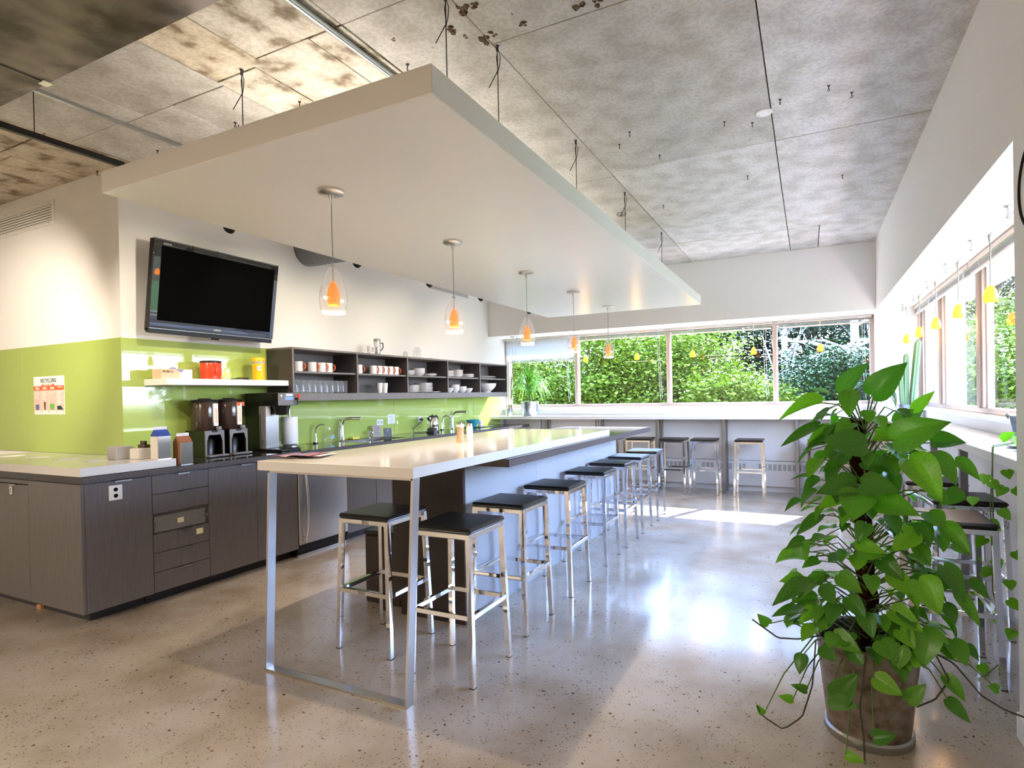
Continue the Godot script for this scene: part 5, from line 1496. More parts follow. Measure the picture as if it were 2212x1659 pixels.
# ---------------------------------------------------------------- lamps
func lamps() -> void:
	# five pendants under the canopy
	var zs := [-2.09, -3.14, -4.21, -5.25, -6.31]
	var nm := ["nearest the wall corner", "second along the canopy", "middle one", "fourth along the canopy", "nearest the far window"]
	for k in 5:
		var p := thing("glass_pendant", "pendant lamp, clear glass over amber, under the canopy, %s" % nm[k], "pendant lamp", Vector3(-2.09, 2.4, zs[k]), 0.0, "pendants under the canopy")
		var pc := part(p, "ceiling_plate", MB.new().lathe([Vector2(0, -0.022), Vector2(0.055, -0.02), Vector2(0.064, -0.012), Vector2(0.064, 0), Vector2(0, 0)], 32), M.brushed_steel)
		part(pc, "strain_relief", MB.new().lathe([Vector2(0.004, -0.07), Vector2(0.012, -0.03), Vector2(0.012, -0.022)], 12), M.brushed_steel)
		part(p, "cord", MB.new().cyl(Vector3(0, -0.02, 0), Vector3(0, -0.50, 0), 0.0025, -1, 6), M.steel_dull)
		part(p, "cap", MB.new().lathe([Vector2(0.014, -0.372), Vector2(0.008, -0.358), Vector2(0.003, -0.352)], 14), M.brushed_steel)
		part(p, "glass_shade", MB.new().lathe([Vector2(0.012, -0.37), Vector2(0.03, -0.395), Vector2(0.05, -0.44), Vector2(0.063, -0.49), Vector2(0.067, -0.53), Vector2(0.064, -0.565), Vector2(0.054, -0.6), Vector2(0.0525, -0.6), Vector2(0.0615, -0.565), Vector2(0.0645, -0.53), Vector2(0.0605, -0.49), Vector2(0.0475, -0.441), Vector2(0.028, -0.397), Vector2(0.010, -0.372)], 32), M.clear_glass)
		part(p, "amber_shade", MB.new().lathe([Vector2(0.002, -0.44), Vector2(0.014, -0.452), Vector2(0.025, -0.48), Vector2(0.031, -0.515), Vector2(0.029, -0.55), Vector2(0.026, -0.562), Vector2(0.0235, -0.56), Vector2(0.027, -0.53), Vector2(0.022, -0.48), Vector2(0.002, -0.445)], 24), M.amber_glass)
		part(p, "bulb", MB.new().lathe([Vector2(0, -0.56), Vector2(0.012, -0.555), Vector2(0.015, -0.54), Vector2(0.01, -0.51), Vector2(0.006, -0.5), Vector2(0, -0.5)], 14), M.bulb_glow)
		var l := SpotLight3D.new()
		l.name = "bulb_light"
		p.add_child(l, true)
		l.position = Vector3(0, -0.548, 0)
		l.rotation = Vector3(-PI / 2, 0, 0)
		l.light_energy = 0.95 if k else 0.7
		l.light_color = Color(1, 0.9, 0.75)
		l.spot_angle = 62.0
		l.spot_angle_attenuation = 0.9
		l.spot_range = 12.0
		l.spot_attenuation = 2.0
		l.light_size = 0.012
		l.shadow_enabled = true
	# rails with small amber shades in front of both windows
	for r in 2:
		var far := r == 0
		var rt := thing("pendant_rail", "thin steel lighting rail on posts over the %s window" % ["far", "side"][r], "track light", Vector3(-1.95, HEAD, -8.14) if far else Vector3(0.96, HEAD, -5.7), 0.0 if far else -PI / 2)
		var half := 2.5 if far else 2.1
		part(rt, "rail", MB.new().bb(Vector3(-half, -0.068, -0.006), Vector3(half, -0.052, 0.006), 0.002), M.brushed_steel)
		var n := 7 if far else 6
		for k in n:
			var x := (-2.34 + 0.8 * k) if far else (-1.985 + 0.77 * k)
			part(rt, "post", MB.new().lathe([Vector2(0, 0), Vector2(0.02, -0.001), Vector2(0.02, -0.004), Vector2(0.007, -0.012), Vector2(0.006, -0.03), Vector2(0.011, -0.05), Vector2(0.011, -0.072), Vector2(0, -0.074)], 14, Vector3(x, 0, 0)), M.brushed_steel)
		if far:
			part(rt, "feed_plate", MB.new().lathe([Vector2(0, -0.012), Vector2(0.05, -0.01), Vector2(0.055, 0), Vector2(0, 0)], 24, Vector3(-2.34, 0, 0.0)), M.brushed_steel)
		for k in 5:
			var at := Vector3(-3.06 + 0.796 * k, HEAD - 0.069, -8.14) if far else Vector3(0.96, HEAD - 0.069, -7.39 + 0.803 * k)
			var q := thing("amber_pendant", "small amber glass shade on the rail before the %s window" % ["far", "side"][r], "pendant lamp", at, 0.0, "amber shades before the %s window" % ["far", "side"][r])
			part(q, "connector", MB.new().lathe([Vector2(0, -0.055), Vector2(0.005, -0.05), Vector2(0.011, -0.012), Vector2(0.011, -0.001), Vector2(0, 0.0)], 12), M.brushed_steel)
			part(q, "cord", MB.new().cyl(Vector3(0, -0.05, 0), Vector3(0, -0.305, 0), 0.003, -1, 6), M.steel_dull)
			part(q, "shade", MB.new().lathe([Vector2(0.003, -0.296), Vector2(0.015, -0.302), Vector2(0.028, -0.325), Vector2(0.036, -0.358), Vector2(0.035, -0.39), Vector2(0.033, -0.395), Vector2(0.0305, -0.393), Vector2(0.033, -0.36), Vector2(0.025, -0.326), Vector2(0.003, -0.301)], 24), M.amber_glass)
			part(q, "bulb", MB.new().lathe([Vector2(0, -0.385), Vector2(0.01, -0.38), Vector2(0.012, -0.365), Vector2(0.006, -0.33), Vector2(0, -0.33)], 12), M.bulb_glow)
			var l := OmniLight3D.new()
			l.name = "bulb_light"
			q.add_child(l, true)
			l.position = Vector3(0, -0.368, 0)
			l.light_energy = 0.06
			l.light_color = Color(1, 0.78, 0.5)
			l.omni_range = 12.0
			l.omni_attenuation = 2.0
			l.light_size = 0.01
			l.shadow_enabled = true
	# spot heads on a rail behind the canopy, washing the kitchen wall
	var rl := thing("spot_rail", "black spotlight rail hidden above the canopy edge", "track light", Vector3(-3.28, 2.66, -4.6))
	part(rl, "rail", MB.new().bb(Vector3(-0.017, -0.016, -2.5), Vector3(0.017, 0.016, 2.3), 0.003), M.dark_metal)
	for z in [-2.2, 0.0, 2.1]:
		part(rl, "hanger_wire", MB.new().cyl(Vector3(0, 0.016, z), Vector3(0, CEIL - 2.66, z), 0.003, -1, 6), M.wire)
	var sn := ["over the television", "over the coffee machine", "over the sink", "over the kettle", "over the last shelf bay"]
	var sz := [-2.44, -3.58, -4.56, -5.52, -6.74]
	for k in 5:
		spot_head(Vector3(-3.28, 2.644, sz[k]), Vector3(WALLX, 1.9, sz[k] - 0.15 if k else -2.75), "small black spotlight on the rail %s" % sn[k], "spots washing the kitchen wall", 0.9 if k < 2 else 0.6, 42.0)
	spot_head(Vector3(-3.92, 2.882, -0.4), Vector3(-6.1, 1.75, LEFTZ), "black spotlight on the track aimed at the poster wall", "", 9.0, 26.0)
	spot_head(Vector3(-3.92, 2.882, -1.0), Vector3(-4.3, 1.3, -3.0), "black spotlight on the track aimed at the coffee urns", "", 2.4, 34.0)
	# unseen strip lamps added on the canopy to brighten slab and room
	var un := 0
	for p in [[-2.25, -2.6], [-2.25, -3.9], [-2.25, -5.3], [-2.85, -2.6]]:
		var cv := thing("added_uplight", "unseen fill strip added on top of the canopy", "strip lamp", Vector3(p[0], 2.5045, p[1]), 0.0, "added fill strips on the canopy")
		part(cv, "housing", MB.new().bb(Vector3(-0.04, 0, -0.6), Vector3(0.04, 0.04, 0.6), 0.003), M.white_trim)
		part(cv, "lamp_diffuser", MB.new().bb(Vector3(-0.034, 0.04, -0.59), Vector3(0.034, 0.046, 0.59), 0.002), M.diffuser)
		var cl := AreaLight3D.new()
		cl.name = "lamp_light"
		cv.add_child(cl, true)
		cl.position = Vector3(0, 0.05, 0)
		cl.rotation = Vector3(PI / 2, 0, 0)
		cl.area_size = Vector2(0.07, 1.18)
		cl.light_energy = 0.5
		cl.light_color = Color(1, 0.97, 0.93)
		cl.area_range = 12.0
		cl.shadow_enabled = true
		un += 1
	# linear luminaires in the part of the room behind the camera
	for p in [[-2.6, 1.4], [-5.4, 2.9], [-2.4, 3.2]]:
		var t := thing("linear_luminaire", "long white hanging office lamp behind the duct", "pendant lamp", Vector3(p[0], 2.55, p[1]), 0.0, "hanging office lamps")
		part(t, "housing", MB.new().bb(Vector3(-0.75, 0, -0.09), Vector3(0.75, 0.07, 0.09), 0.004), M.white_trim)
		part(t, "lamp_diffuser", MB.new().bb(Vector3(-0.74, -0.008, -0.08), Vector3(0.74, 0, 0.08), 0.002), M.diffuser)
		for s in [-0.6, 0.6]:
			part(t, "hanger_wire", MB.new().cyl(Vector3(s, 0.07, 0), Vector3(s, CEIL - 2.55, 0), 0.002, -1, 6), M.wire)
		var a := AreaLight3D.new()
		a.name = "lamp_light"
		t.add_child(a, true)
		a.position = Vector3(0, -0.012, 0)
		a.rotation = Vector3(-PI / 2, 0, 0)
		a.area_size = Vector2(1.48, 0.16)
		a.light_energy = 4.8
		a.light_color = Color(1, 0.93, 0.84)
		a.area_range = 14.0
		a.shadow_enabled = true


func spot_head(at: Vector3, aim: Vector3, label: String, group: String, energy: float, angle: float) -> void:
	var s := thing("spotlight_head", label, "spotlight", at, 0.0, group)
	part(s, "stem", MB.new().cyl(Vector3(0, 0, 0), Vector3(0, -0.12, 0), 0.006, -1, 8), M.dark_metal)
	var piv := Vector3(0, -0.14, 0)
	var d := (aim - at - piv).normalized()
	part(s, "can", MB.new().cyl(piv - d * 0.06, piv + d * 0.055, 0.03, 0.034, 20), M.dark_metal)
	part(s, "lamp_lens", MB.new().cyl(piv + d * 0.0552, piv + d * 0.057, 0.028, -1, 20), M.lamp_lens)
	var l := SpotLight3D.new()
	l.name = "spot_light"
	s.add_child(l, true)
	l.look_at_from_position(at + piv + d * 0.075, aim, Vector3.UP)
	l.light_energy = energy
	l.light_color = Color(1, 0.94, 0.86)
	l.spot_angle = angle
	l.spot_angle_attenuation = 0.9
	l.spot_range = 14.0
	l.spot_attenuation = 2.0
	l.light_size = 0.028
	l.shadow_enabled = true


# ---------------------------------------------------------------- plants
func sheet(b: MB, rows: Array) -> void:
	var R := rows.size()
	var C: int = rows[0].size()
	var nn := []
	for i in R:
		var ln := []
		for j in C:
			var du: Vector3 = rows[i][mini(j + 1, C - 1)] - rows[i][maxi(j - 1, 0)]
			var dv: Vector3 = rows[mini(i + 1, R - 1)][j] - rows[maxi(i - 1, 0)][j]
			var q := du.cross(dv)
			ln.append(q.normalized() if q.length() > 1e-12 else Vector3(0, 0, 1))
		nn.append(ln)
	for i in R - 1:
		for j in C - 1:
			var u0 := float(j) / (C - 1)
			var u1 := float(j + 1) / (C - 1)
			var v0 := float(i) / (R - 1)
			var v1 := float(i + 1) / (R - 1)
			b.tri(rows[i][j], rows[i][j + 1], rows[i + 1][j + 1], nn[i][j], nn[i][j + 1], nn[i + 1][j + 1], Vector2(u0, v0), Vector2(u1, v0), Vector2(u1, v1))
			b.tri(rows[i][j], rows[i + 1][j + 1], rows[i + 1][j], nn[i][j], nn[i + 1][j + 1], nn[i + 1][j], Vector2(u0, v0), Vector2(u1, v1), Vector2(u0, v1))


func heart_leaf(fold: float, bend: float, twist: float) -> ArrayMesh:
	var prof := [[-0.08, 0.24], [0.02, 0.40], [0.13, 0.485], [0.26, 0.5], [0.42, 0.455], [0.57, 0.375], [0.72, 0.265], [0.86, 0.135], [1.0, 0.0]]
	var rows := []
	for p in prof:
		var row := []
		for k in 7:
			var s := (k - 3) / 3.0
			var x: float = s * p[1]
			var y: float = p[0]
			if p[0] < 0 and k == 3:
				y = 0.0
			var z := fold * absf(x) - bend * maxf(y, 0) * maxf(y, 0) + 0.015 * sin(s * 9.0) * absf(s) + twist * x * y
			row.append(Vector3(x, y, z))
		rows.append(row)
	var b := MB.new()
	sheet(b, rows)
	return b.mesh()


func place_leaf(parent: Node, m: ArrayMesh, mt: Material, base: Vector3, tip: Vector3, w: float, out: Vector3) -> void:
	var d := tip - base
	var l := d.length()
	var y := d / l
	var n := (out - y * out.dot(y)).normalized()
	var x := y.cross(n)
	var o := part(parent, "leaf", m, mt)
	o.transform = Transform3D(Basis(x * w, y * l, n * l), base)


func big_pothos() -> void:
	var at := Vector3(0.192, 0, -2.63)
	var pot := thing("metal_planter", "large worn grey metal planter bucket standing on the floor", "planter", at)
	part(pot, "bucket", MB.new().lathe([Vector2(0, 0.012), Vector2(0.146, 0.012), Vector2(0.15, 0.05), Vector2(0.186, 0.385), Vector2(0.192, 0.39), Vector2(0.19, 0.396), Vector2(0.181, 0.39), Vector2(0.16, 0.2), Vector2(0, 0.2)], 48), M.planter_metal)
	part(pot, "base_ring", MB.new().lathe([Vector2(0.13, 0), Vector2(0.155, 0), Vector2(0.16, 0.008), Vector2(0.16, 0.03), Vector2(0.153, 0.038), Vector2(0.148, 0.038)], 48), M.galvanised)
	part(pot, "soil", MB.new().lathe([Vector2(0, 0.362), Vector2(0.1, 0.358), Vector2(0.174, 0.35), Vector2(0.168, 0.3)], 32), M.soil)
	var pl := thing("climbing_pothos", "tall climbing pothos with heart leaves on a bark pole", "plant", at + Vector3(0, 0.36, 0))
	var pole := MB.new()
	var pp := []
	var pr := []
	for k in 15:
		var t := k / 14.0
		pp.append(Vector3(0.015 - 0.04 * t + 0.006 * sin(k * 1.9), -0.1 + 1.0 * t, 0.005 * cos(k * 2.7)))
		pr.append(0.036 + 0.006 * sin(k * 2.3) - 0.004 * t)
	pole.tube(pp, pr, 12)
	part(pl, "bark_pole", pole, M.bark)
	var forms := [heart_leaf(0.28, 0.12, 0.0), heart_leaf(0.18, 0.22, 0.15), heart_leaf(0.4, 0.3, -0.15), heart_leaf(0.1, 0.08, 0.1)]
	var mats := [M.pothos_dark, M.pothos_mid, M.pothos_dark, M.pothos_mid, M.pothos_light]
	var lv := [
	[0.12,1.37,-2.61,0.20,1.49,-2.57,95],
	[0.22,1.36,-2.58,0.32,1.48,-2.53,105],
	[0.04,1.33,-2.55,-0.11,1.30,-2.47,72],
	[0.07,1.37,-2.63,0.00,1.39,-2.58,36],
	[0.14,1.37,-2.53,0.13,1.28,-2.47,72],
	[0.25,1.36,-2.69,0.20,1.39,-2.73,66],
	[0.28,1.36,-2.68,0.33,1.31,-2.71,62],
	[0.35,1.30,-2.55,0.41,1.37,-2.51,42],
	[0.31,1.24,-2.68,0.41,1.30,-2.73,70],
	[0.28,1.19,-2.47,0.42,1.27,-2.39,122],
	[0.42,1.17,-2.63,0.52,1.19,-2.61,76],
	[0.03,1.24,-2.57,-0.11,1.17,-2.47,50],
	[0.07,1.23,-2.59,-0.02,1.17,-2.53,40],
	[0.10,1.27,-2.67,0.07,1.24,-2.68,55],
	[0.14,1.25,-2.51,0.08,1.21,-2.46,62],
	[0.18,1.17,-2.46,0.04,1.20,-2.39,100],
	[0.06,1.19,-2.57,-0.01,1.16,-2.53,46],
	[0.03,1.10,-2.57,-0.02,1.05,-2.49,62],
	[0.02,1.09,-2.71,0.12,1.10,-2.73,52],
	[0.10,1.09,-2.57,0.04,1.06,-2.53,52],
	[0.15,1.02,-2.47,0.02,1.00,-2.39,92],
	[0.17,1.03,-2.43,0.27,1.03,-2.36,92],
	[0.32,1.12,-2.45,0.41,1.01,-2.36,112],
	[0.41,1.14,-2.51,0.46,1.04,-2.43,82],
	[0.48,1.11,-2.57,0.55,1.05,-2.53,62],
	[0.35,1.14,-2.61,0.41,1.12,-2.57,50],
	[0.03,1.01,-2.63,-0.04,0.97,-2.58,60],
	[0.12,0.97,-2.55,0.02,0.92,-2.49,60],
	[0.16,1.00,-2.43,0.13,0.91,-2.35,120],
	[0.22,0.97,-2.43,0.33,0.95,-2.35,92],
	[-0.04,0.92,-2.59,-0.10,0.91,-2.53,46],
	[0.03,0.88,-2.55,-0.06,0.81,-2.49,50],
	[0.34,0.85,-2.49,0.26,0.79,-2.43,72],
	[0.39,0.92,-2.53,0.43,0.88,-2.48,82],
	[0.42,0.87,-2.51,0.50,0.82,-2.43,76],
	[0.49,1.00,-2.55,0.42,0.95,-2.53,56],
	[-0.03,0.77,-2.57,-0.10,0.74,-2.53,46],
	[-0.07,0.72,-2.59,-0.14,0.69,-2.53,40],
	[-0.04,0.76,-2.55,-0.03,0.70,-2.51,72],
	[0.15,0.77,-2.45,0.24,0.78,-2.39,60],
	[-0.02,0.61,-2.51,-0.15,0.54,-2.43,72],
	[-0.06,0.49,-2.55,-0.15,0.48,-2.49,42],
	[0.02,0.52,-2.49,-0.05,0.49,-2.43,66],
	[0.09,0.68,-2.43,0.16,0.64,-2.37,66],
	[-0.17,0.41,-2.55,-0.21,0.45,-2.53,46],
	[-0.04,0.32,-2.51,-0.06,0.26,-2.47,56],
	[-0.03,0.19,-2.49,-0.08,0.21,-2.47,32],
	[-0.08,0.14,-2.49,-0.13,0.16,-2.46,32],
	[-0.19,0.05,-2.51,-0.22,0.08,-2.51,30],
	[0.07,0.46,-2.41,0.15,0.43,-2.35,66],
	[0.08,0.23,-2.39,0.13,0.34,-2.36,82],
	[0.05,0.22,-2.39,0.14,0.24,-2.33,62],
	[0.20,0.33,-2.39,0.28,0.30,-2.35,66],
	[0.30,0.26,-2.41,0.35,0.33,-2.39,56],
	[0.42,0.34,-2.47,0.48,0.29,-2.43,50],
	[0.43,0.26,-2.47,0.49,0.21,-2.43,50],
	[0.19,0.12,-2.37,0.26,0.15,-2.36,50],
	[0.10,0.04,-2.36,0.16,0.04,-2.34,36],
	[0.35,0.52,-2.43,0.35,0.42,-2.35,104],
	[0.45,0.47,-2.49,0.48,0.41,-2.43,76],
	[0.53,0.65,-2.63,0.59,0.60,-2.61,56],
	[0.43,0.73,-2.51,0.49,0.63,-2.45,76],
	[0.34,0.69,-2.43,0.40,0.61,-2.36,104],
	[0.47,0.64,-2.51,0.53,0.54,-2.45,54],
	[0.59,0.30,-2.53,0.56,0.31,-2.53,36],
	[0.51,0.42,-2.59,0.55,0.38,-2.57,42],
	[0.23,0.74,-2.47,0.29,0.70,-2.41,70],
	[0.26,0.70,-2.45,0.33,0.64,-2.39,70],
	[0.35,0.79,-2.53,0.39,0.73,-2.49,60],
	[0.39,0.69,-2.57,0.41,0.68,-2.53,50],
	[0.30,0.57,-2.43,0.32,0.55,-2.37,70],
	[0.43,0.60,-2.49,0.45,0.55,-2.43,56],
	[0.28,0.51,-2.41,0.32,0.47,-2.36,60],
	[0.22,0.46,-2.41,0.26,0.42,-2.35,76],
	[0.28,0.46,-2.39,0.26,0.38,-2.35,60],
	[0.04,0.62,-2.47,0.07,0.57,-2.41,60],
	[0.08,0.56,-2.45,0.05,0.50,-2.39,60],
	[-0.04,0.61,-2.57,-0.12,0.61,-2.53,50],
	[0.01,0.55,-2.51,-0.07,0.56,-2.45,56],
	[-0.08,0.46,-2.55,-0.10,0.43,-2.49,46],
	[0.12,0.60,-2.43,0.17,0.55,-2.37,60],
	[0.17,0.55,-2.41,0.19,0.49,-2.35,60],
	[0.26,0.57,-2.43,0.34,0.54,-2.36,70],
	[0.48,0.79,-2.61,0.51,0.76,-2.59,50],
	[0.42,0.83,-2.55,0.43,0.79,-2.49,60],
	[0.36,0.88,-2.51,0.39,0.81,-2.47,66],
	[0.18,0.88,-2.43,0.15,0.82,-2.39,60],
	[0.15,0.81,-2.43,0.24,0.79,-2.38,50],
	[0.02,0.69,-2.57,-0.04,0.67,-2.53,46],
	[0.04,0.63,-2.55,-0.03,0.63,-2.51,46],
	[0.18,1.10,-2.53,0.28,1.09,-2.49,70],
	[0.23,1.07,-2.58,0.31,1.10,-2.57,60],
	[0.28,1.21,-2.55,0.21,1.19,-2.51,60],
	[0.25,1.23,-2.61,0.30,1.23,-2.63,50],
	[0.45,0.69,-2.55,0.40,0.64,-2.49,66],
	[0.03,0.40,-2.43,0.07,0.37,-2.38,60],
	[0.13,0.41,-2.39,0.16,0.38,-2.36,50],
	[0.33,0.43,-2.41,0.32,0.40,-2.37,60],
	[0.42,0.45,-2.49,0.45,0.42,-2.45,60],
	[0.40,1.00,-2.51,0.44,0.97,-2.47,66],
	]
	var stems := MB.new()
	var org := pl.position
	var i := 0
	for q in lv:
		var b := Vector3(q[0], q[1], q[2]) - org
		var t := Vector3(q[3], q[4], q[5]) - org
		var out := Vector3(b.x, 0, b.z).normalized() * 0.5 + Vector3(-0.12, 0.65, 0.75)
		if t.y < b.y:
			out += (b - t).normalized() * -0.1
		var mt: Material = mats[(i * 7) % 5]
		place_leaf(pl, forms[i % 4], mt, b, t, q[6] * 0.00108, out)
		# stalk back to the pole or, low down, to the soil
		var hgt := clampf(b.y - 0.1, 0.02, 0.86)
		var root := Vector3(0.0, hgt, 0.03) if b.y > 0.12 else Vector3(b.x * 0.5, 0.02, b.z * 0.5)
		var midp := root.lerp(b, 0.6) + Vector3(0, 0.035, 0)
		stems.tube([root, midp, b], [0.0032, 0.0028, 0.0022], 5)
		i += 1
	# leaves filling the crown behind and between
	for k in 220:
		var h := pow(rng.randf(), 1.35)
		var a := rng.randf() * TAU
		var R := lerpf(0.30, 0.17, h) * sqrt(rng.randf_range(0.25, 1.0))
		var b := Vector3(cos(a) * R, 0.03 + h * 0.92, sin(a) * R * 0.85)
		var d := Vector3(cos(a), rng.randf_range(-1.1, 0.15), sin(a)).normalized()
		var l := rng.randf_range(0.045, 0.095)
		var out := Vector3(cos(a) * 0.5, 0.9, sin(a) * 0.5)
		place_leaf(pl, forms[k % 4], mats[k % 5], b, b + d * l, l * rng.randf_range(0.7, 0.95), out)
		if k % 3:
			continue
		stems.tube([Vector3(0, clampf(b.y - 0.08, 0.0, 0.86), 0), b * Vector3(0.55, 1, 0.55) + Vector3(0, 0.03, 0), b], [0.003, 0.0027, 0.002], 5)
	part(pl, "leaf_stalks", stems, M.vine_stem)
	for v in [
		[[0.007, 0.394, -2.49], [-0.008, 0.217, -2.48], [-0.046, 0.084, -2.48], [-0.117, 0.006, -2.5], [-0.198, 0.039, -2.51], [-0.217, 0.076, -2.51]],
		[[0.026, 0.402, -2.53], [-0.057, 0.373, -2.53], [-0.132, 0.365, -2.53], [-0.232, 0.427, -2.53]],
		[[0.39, 0.43, -2.47], [0.433, 0.334, -2.46], [0.386, 0.271, -2.43], [0.327, 0.241, -2.41]],
		[[0.39, 0.41, -2.51], [0.457, 0.379, -2.51], [0.541, 0.269, -2.53], [0.61, 0.224, -2.55], [0.69, 0.195, -2.57]],
		[[0.176, 0.435, -2.39], [0.161, 0.34, -2.37], [0.147, 0.222, -2.36], [0.158, 0.115, -2.36], [0.16, 0.024, -2.36]]]:
		var cv := Curve3D.new()
		for k in v.size():
			var p := Vector3(v[k][0], v[k][1], v[k][2]) - org
			var tn := Vector3.ZERO
			if k > 0 and k < v.size() - 1:
				tn = (Vector3(v[k + 1][0], v[k + 1][1], v[k + 1][2]) - Vector3(v[k - 1][0], v[k - 1][1], v[k - 1][2])) / 6.0
			cv.add_point(p, -tn, tn)
		var path := []
		var ln := cv.get_baked_length()
		for k in 19:
			path.append(cv.sample_baked(ln * k / 18.0))
		part(pl, "vine", MB.new().tube(path, 0.0032, 6), M.vine_woody)


func strap_leaf(b: MB, base: Vector3, dir: float, l: float, rise: float, w: float) -> void:
	var rows := []
	var d := Vector3(cos(dir), 0, sin(dir))
	var side := Vector3(-sin(dir), 0, cos(dir))
	for k in 8:
		var t := k / 7.0
		var p := base + d * (l * (t * 0.9 - 0.12 * t * t * t)) + Vector3.UP * (rise * (1.9 * t - t * t * (1.0 + l / maxf(rise, 0.05) * 0.75)))
		var ww := w * (1.0 - 0.85 * t)
		rows.append([p - side * ww, p - Vector3(0, ww * 0.4, 0), p + side * ww])
	sheet(b, rows)


func other_plants() -> void:
	# ponytail palm in a zinc bucket on the far counter
	var bk := thing("zinc_bucket", "zinc bucket on the far window counter holding the spiky palm", "planter", Vector3(-4.05, 1.0605, -8.2))
	part(bk, "bucket", MB.new().lathe([Vector2(0, 0), Vector2(0.115, 0), Vector2(0.118, 0.006), Vector2(0.145, 0.225), Vector2(0.15, 0.23), Vector2(0.143, 0.23), Vector2(0.13, 0.12), Vector2(0, 0.12)], 36), M.bucket_zinc)
	part(bk, "rib", MB.new().lathe([Vector2(0.1205, 0.05), Vector2(0.127, 0.056), Vector2(0.123, 0.062)], 36), M.bucket_zinc)
	part(bk, "soil", MB.new().lathe([Vector2(0, 0.2), Vector2(0.135, 0.195), Vector2(0.135, 0.17)], 24), M.soil)
	var pm := thing("ponytail_palm", "spiky ponytail palm with long thin arching leaves", "plant", Vector3(-4.05, 1.262, -8.2))
	part(pm, "stem", MB.new().tube([Vector3(0, -0.02, 0), Vector3(0.01, 0.08, 0), Vector3(-0.005, 0.2, 0)], [0.028, 0.022, 0.018], 10), M.vine_stem)
	for k in 180:
		var b := MB.new()
		var up := rng.randf()
		strap_leaf(b, Vector3(rng.randf_range(-0.01, 0.01), 0.1 + 0.14 * rng.randf(), rng.randf_range(-0.01, 0.01)), rng.randf() * TAU, lerpf(0.52, 0.14, up * up) * rng.randf_range(0.7, 1.1), lerpf(0.24, 0.56, up), 0.0105)
		part(pm, "leaf", b, M.palm_leaf)
	var dr := thing("dry_grass_plant", "thin dry upright grass stems behind the shelf end", "plant", Vector3(-4.42, 1.0605, -8.18))
	part(dr, "pot", MB.new().lathe([Vector2(0, 0), Vector2(0.05, 0), Vector2(0.065, 0.12), Vector2(0.06, 0.12), Vector2(0.05, 0.1), Vector2(0, 0.1)], 24), M.bucket_zinc)
	for k in 9:
		var x := rng.randf_range(-0.04, 0.06)
		var tp := Vector3(x * 2.2 + rng.randf_range(-0.05, 0.08), rng.randf_range(0.85, 1.1), rng.randf_range(-0.05, 0.05))
		part(dr, "stem", MB.new().tube([Vector3(x, 0.1, 0), tp * Vector3(0.6, 0.5, 0.5), tp], [0.004, 0.004, 0.0018], 5), M.dry_leaf)
	for k in 12:
		var b := MB.new()
		strap_leaf(b, Vector3(0, 0.12, 0), rng.randf() * TAU, rng.randf_range(0.08, 0.18), 0.12, 0.004)
		part(dr, "leaf", b, M.dry_leaf)
	# cactus in the corner of the side counter
	var cp := thing("cactus_pot", "pale round pot on the side counter corner holding the cactus", "planter", Vector3(1.0, 1.0605, -7.65))
	part(cp, "pot", MB.new().lathe([Vector2(0, 0), Vector2(0.08, 0), Vector2(0.1, 0.13), Vector2(0.105, 0.14), Vector2(0.098, 0.14), Vector2(0.09, 0.1), Vector2(0, 0.1)], 32), M.bucket_zinc)
	part(cp, "soil", MB.new().lathe([Vector2(0, 0.125), Vector2(0.09, 0.12), Vector2(0.09, 0.09)], 20), M.soil)
	var ca := thing("column_cactus", "ribbed column cactus with three upright stems by the side window", "plant", Vector3(1.0, 1.1825, -7.65))
	for q in [[0.03, 0.02, 0.75, 0.036, 0.07], [-0.025, 0.0, 0.6, 0.03, 0.01], [-0.06, 0.02, 0.44, 0.026, -0.02]]:
		var b := MB.new()
		var rings := []
		for k in 22:
			var t := k / 21.0
			var rr: float = q[3] * (1.0 if t < 0.9 else sqrt(maxf(0.0, 1.0 - pow((t - 0.9) / 0.1, 2)))) * (0.8 + 0.2 * minf(1.0, t * 6.0))
			var row := []
			for j in 25:
				var a := TAU * j / 24.0
				var rd := rr * (0.84 + 0.16 * cos(a * 6.0))
				row.append(Vector3(q[0] + q[4] * t + cos(a) * rd, t * q[2], q[1] - sin(a) * rd))
			rings.append(row)
		sheet(b, rings)
		var st := part(ca, "stem", b, M.cactus_skin)
		var sp := MB.new()
		for k in range(1, 20):
			for j in 6:
				var t := k / 20.0
				var a := TAU * j / 6.0
				var p := Vector3(q[0] + q[4] * t + cos(a) * q[3], t * q[2], q[1] - sin(a) * q[3])
				for z in 3:
					var o := Vector3(cos(a), (z - 1) * 0.7, -sin(a)) * 0.008
					sp.tri(p + Vector3(0, 0.0008, 0), p - Vector3(0, 0.0008, 0), p + o, Vector3(0, 0, 1), Vector3(0, 0, 1), Vector3(0, 0, 1))
		var spn := part(st, "spines", sp, M.cactus_spine)
		spn.set_meta("kind", "stuff")
	# bucket with a trailing pothos on the side counter
	var sb := thing("small_zinc_bucket", "zinc pail with a rolled rim on the side counter near the wall edge", "planter", Vector3(1.02, 1.0605, -3.75))
	part(sb, "bucket", MB.new().lathe([Vector2(0, 0), Vector2(0.06, 0), Vector2(0.085, 0.16), Vector2(0.092, 0.163), Vector2(0.09, 0.168), Vector2(0.082, 0.162), Vector2(0.07, 0.08), Vector2(0, 0.08)], 30), M.bucket_zinc)
	part(sb, "ear", MB.new().tube([Vector3(-0.09, 0.15, 0.0), Vector3(-0.1, 0.172, 0.0), Vector3(-0.095, 0.18, 0.01), Vector3(-0.085, 0.165, 0.0)], 0.005, 6), M.bucket_zinc)
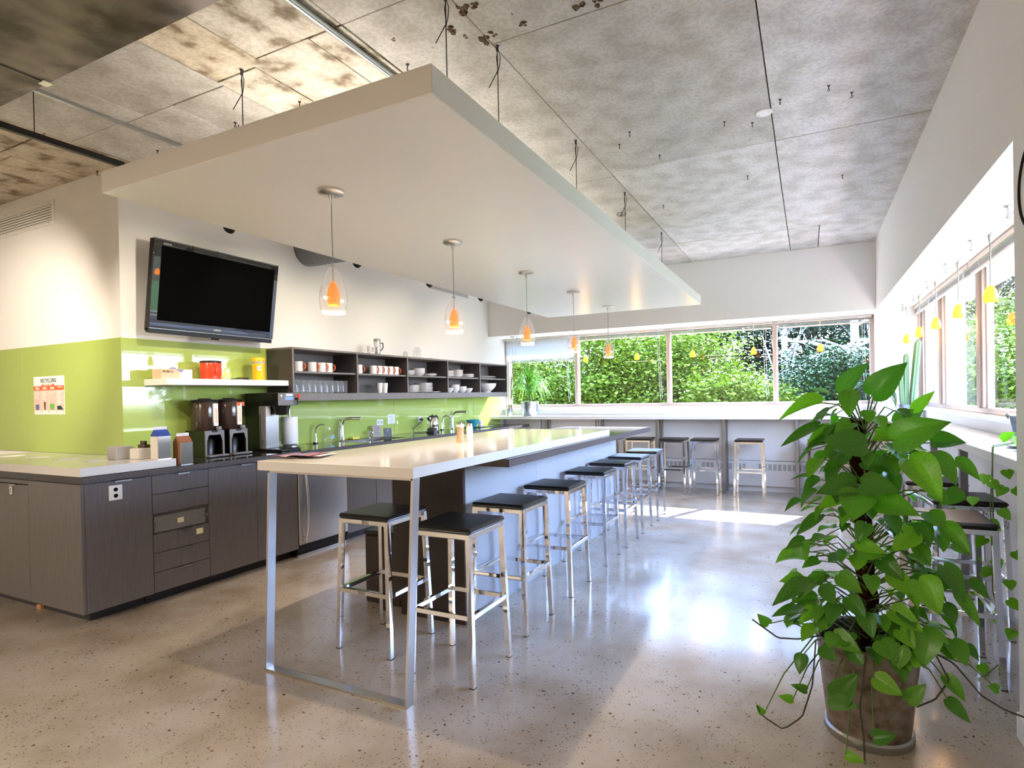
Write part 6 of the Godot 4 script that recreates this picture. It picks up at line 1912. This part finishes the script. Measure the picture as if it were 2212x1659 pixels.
	part(sb, "saucer", MB.new().lathe([Vector2(0.062, 0.0), Vector2(0.095, 0.006), Vector2(0.1, 0.014), Vector2(0.094, 0.012), Vector2(0.062, 0.004)], 30), M.bucket_zinc)
	var tp := thing("trailing_pothos", "light green pothos trailing from the side counter down to the floor", "plant", Vector3(0.98, 1.075, -3.55))
	var O := tp.position
	part(tp, "nursery_pot", MB.new().lathe([Vector2(0, -0.014), Vector2(0.05, -0.014), Vector2(0.062, 0.07), Vector2(0.058, 0.07), Vector2(0.05, 0.03), Vector2(0, 0.03)], 24), M.black_plastic)
	var vines := [[[0.95, 1.12, -3.5], [0.785, 1.10, -3.4], [0.766, 0.826, -3.38], [0.771, 0.405, -3.38], [0.80, 0.231, -3.37], [0.79, 0.073, -3.36], [0.714, 0.02, -3.3]], [[0.96, 1.12, -3.5], [0.785, 1.09, -3.42], [0.78, 0.768, -3.4], [0.79, 0.59, -3.4], [0.80, 0.171, -3.4]]]
	for v in vines:
		var path := []
		for q in v:
			path.append(Vector3(q[0], q[1], q[2]) - O)
		part(tp, "vine", MB.new().tube(path, 0.003, 6), M.vine_stem)
	var lf := [heart_leaf(0.25, 0.15, 0.0), heart_leaf(0.15, 0.25, 0.15), heart_leaf(0.35, 0.2, -0.15)]
	var k := 0
	for q in [[0.811, 1.13], [0.875, 1.11], [0.83, 0.985], [0.767, 0.93], [0.814, 0.91], [0.857, 0.90], [0.70, 0.85], [0.745, 0.964], [0.76, 0.74], [0.70, 0.71], [0.849, 0.61], [0.78, 0.56], [0.765, 0.51], [0.825, 0.38], [0.841, 0.235], [0.785, 0.29], [0.80, 0.8], [0.74, 0.66], [0.72, 0.04], [0.83, 0.47]]:
		var b := Vector3(q[0], q[1], -3.37 + 0.02 * sin(k * 2.0)) - O
		var a := k * 2.4
		var t := b + Vector3(cos(a) * 0.04, -0.035 if k > 1 else 0.04, 0.03)
		place_leaf(tp, lf[k % 3], M.pothos_light, b, t, 0.052, Vector3(-0.3, 0.7, 0.8))
		k += 1
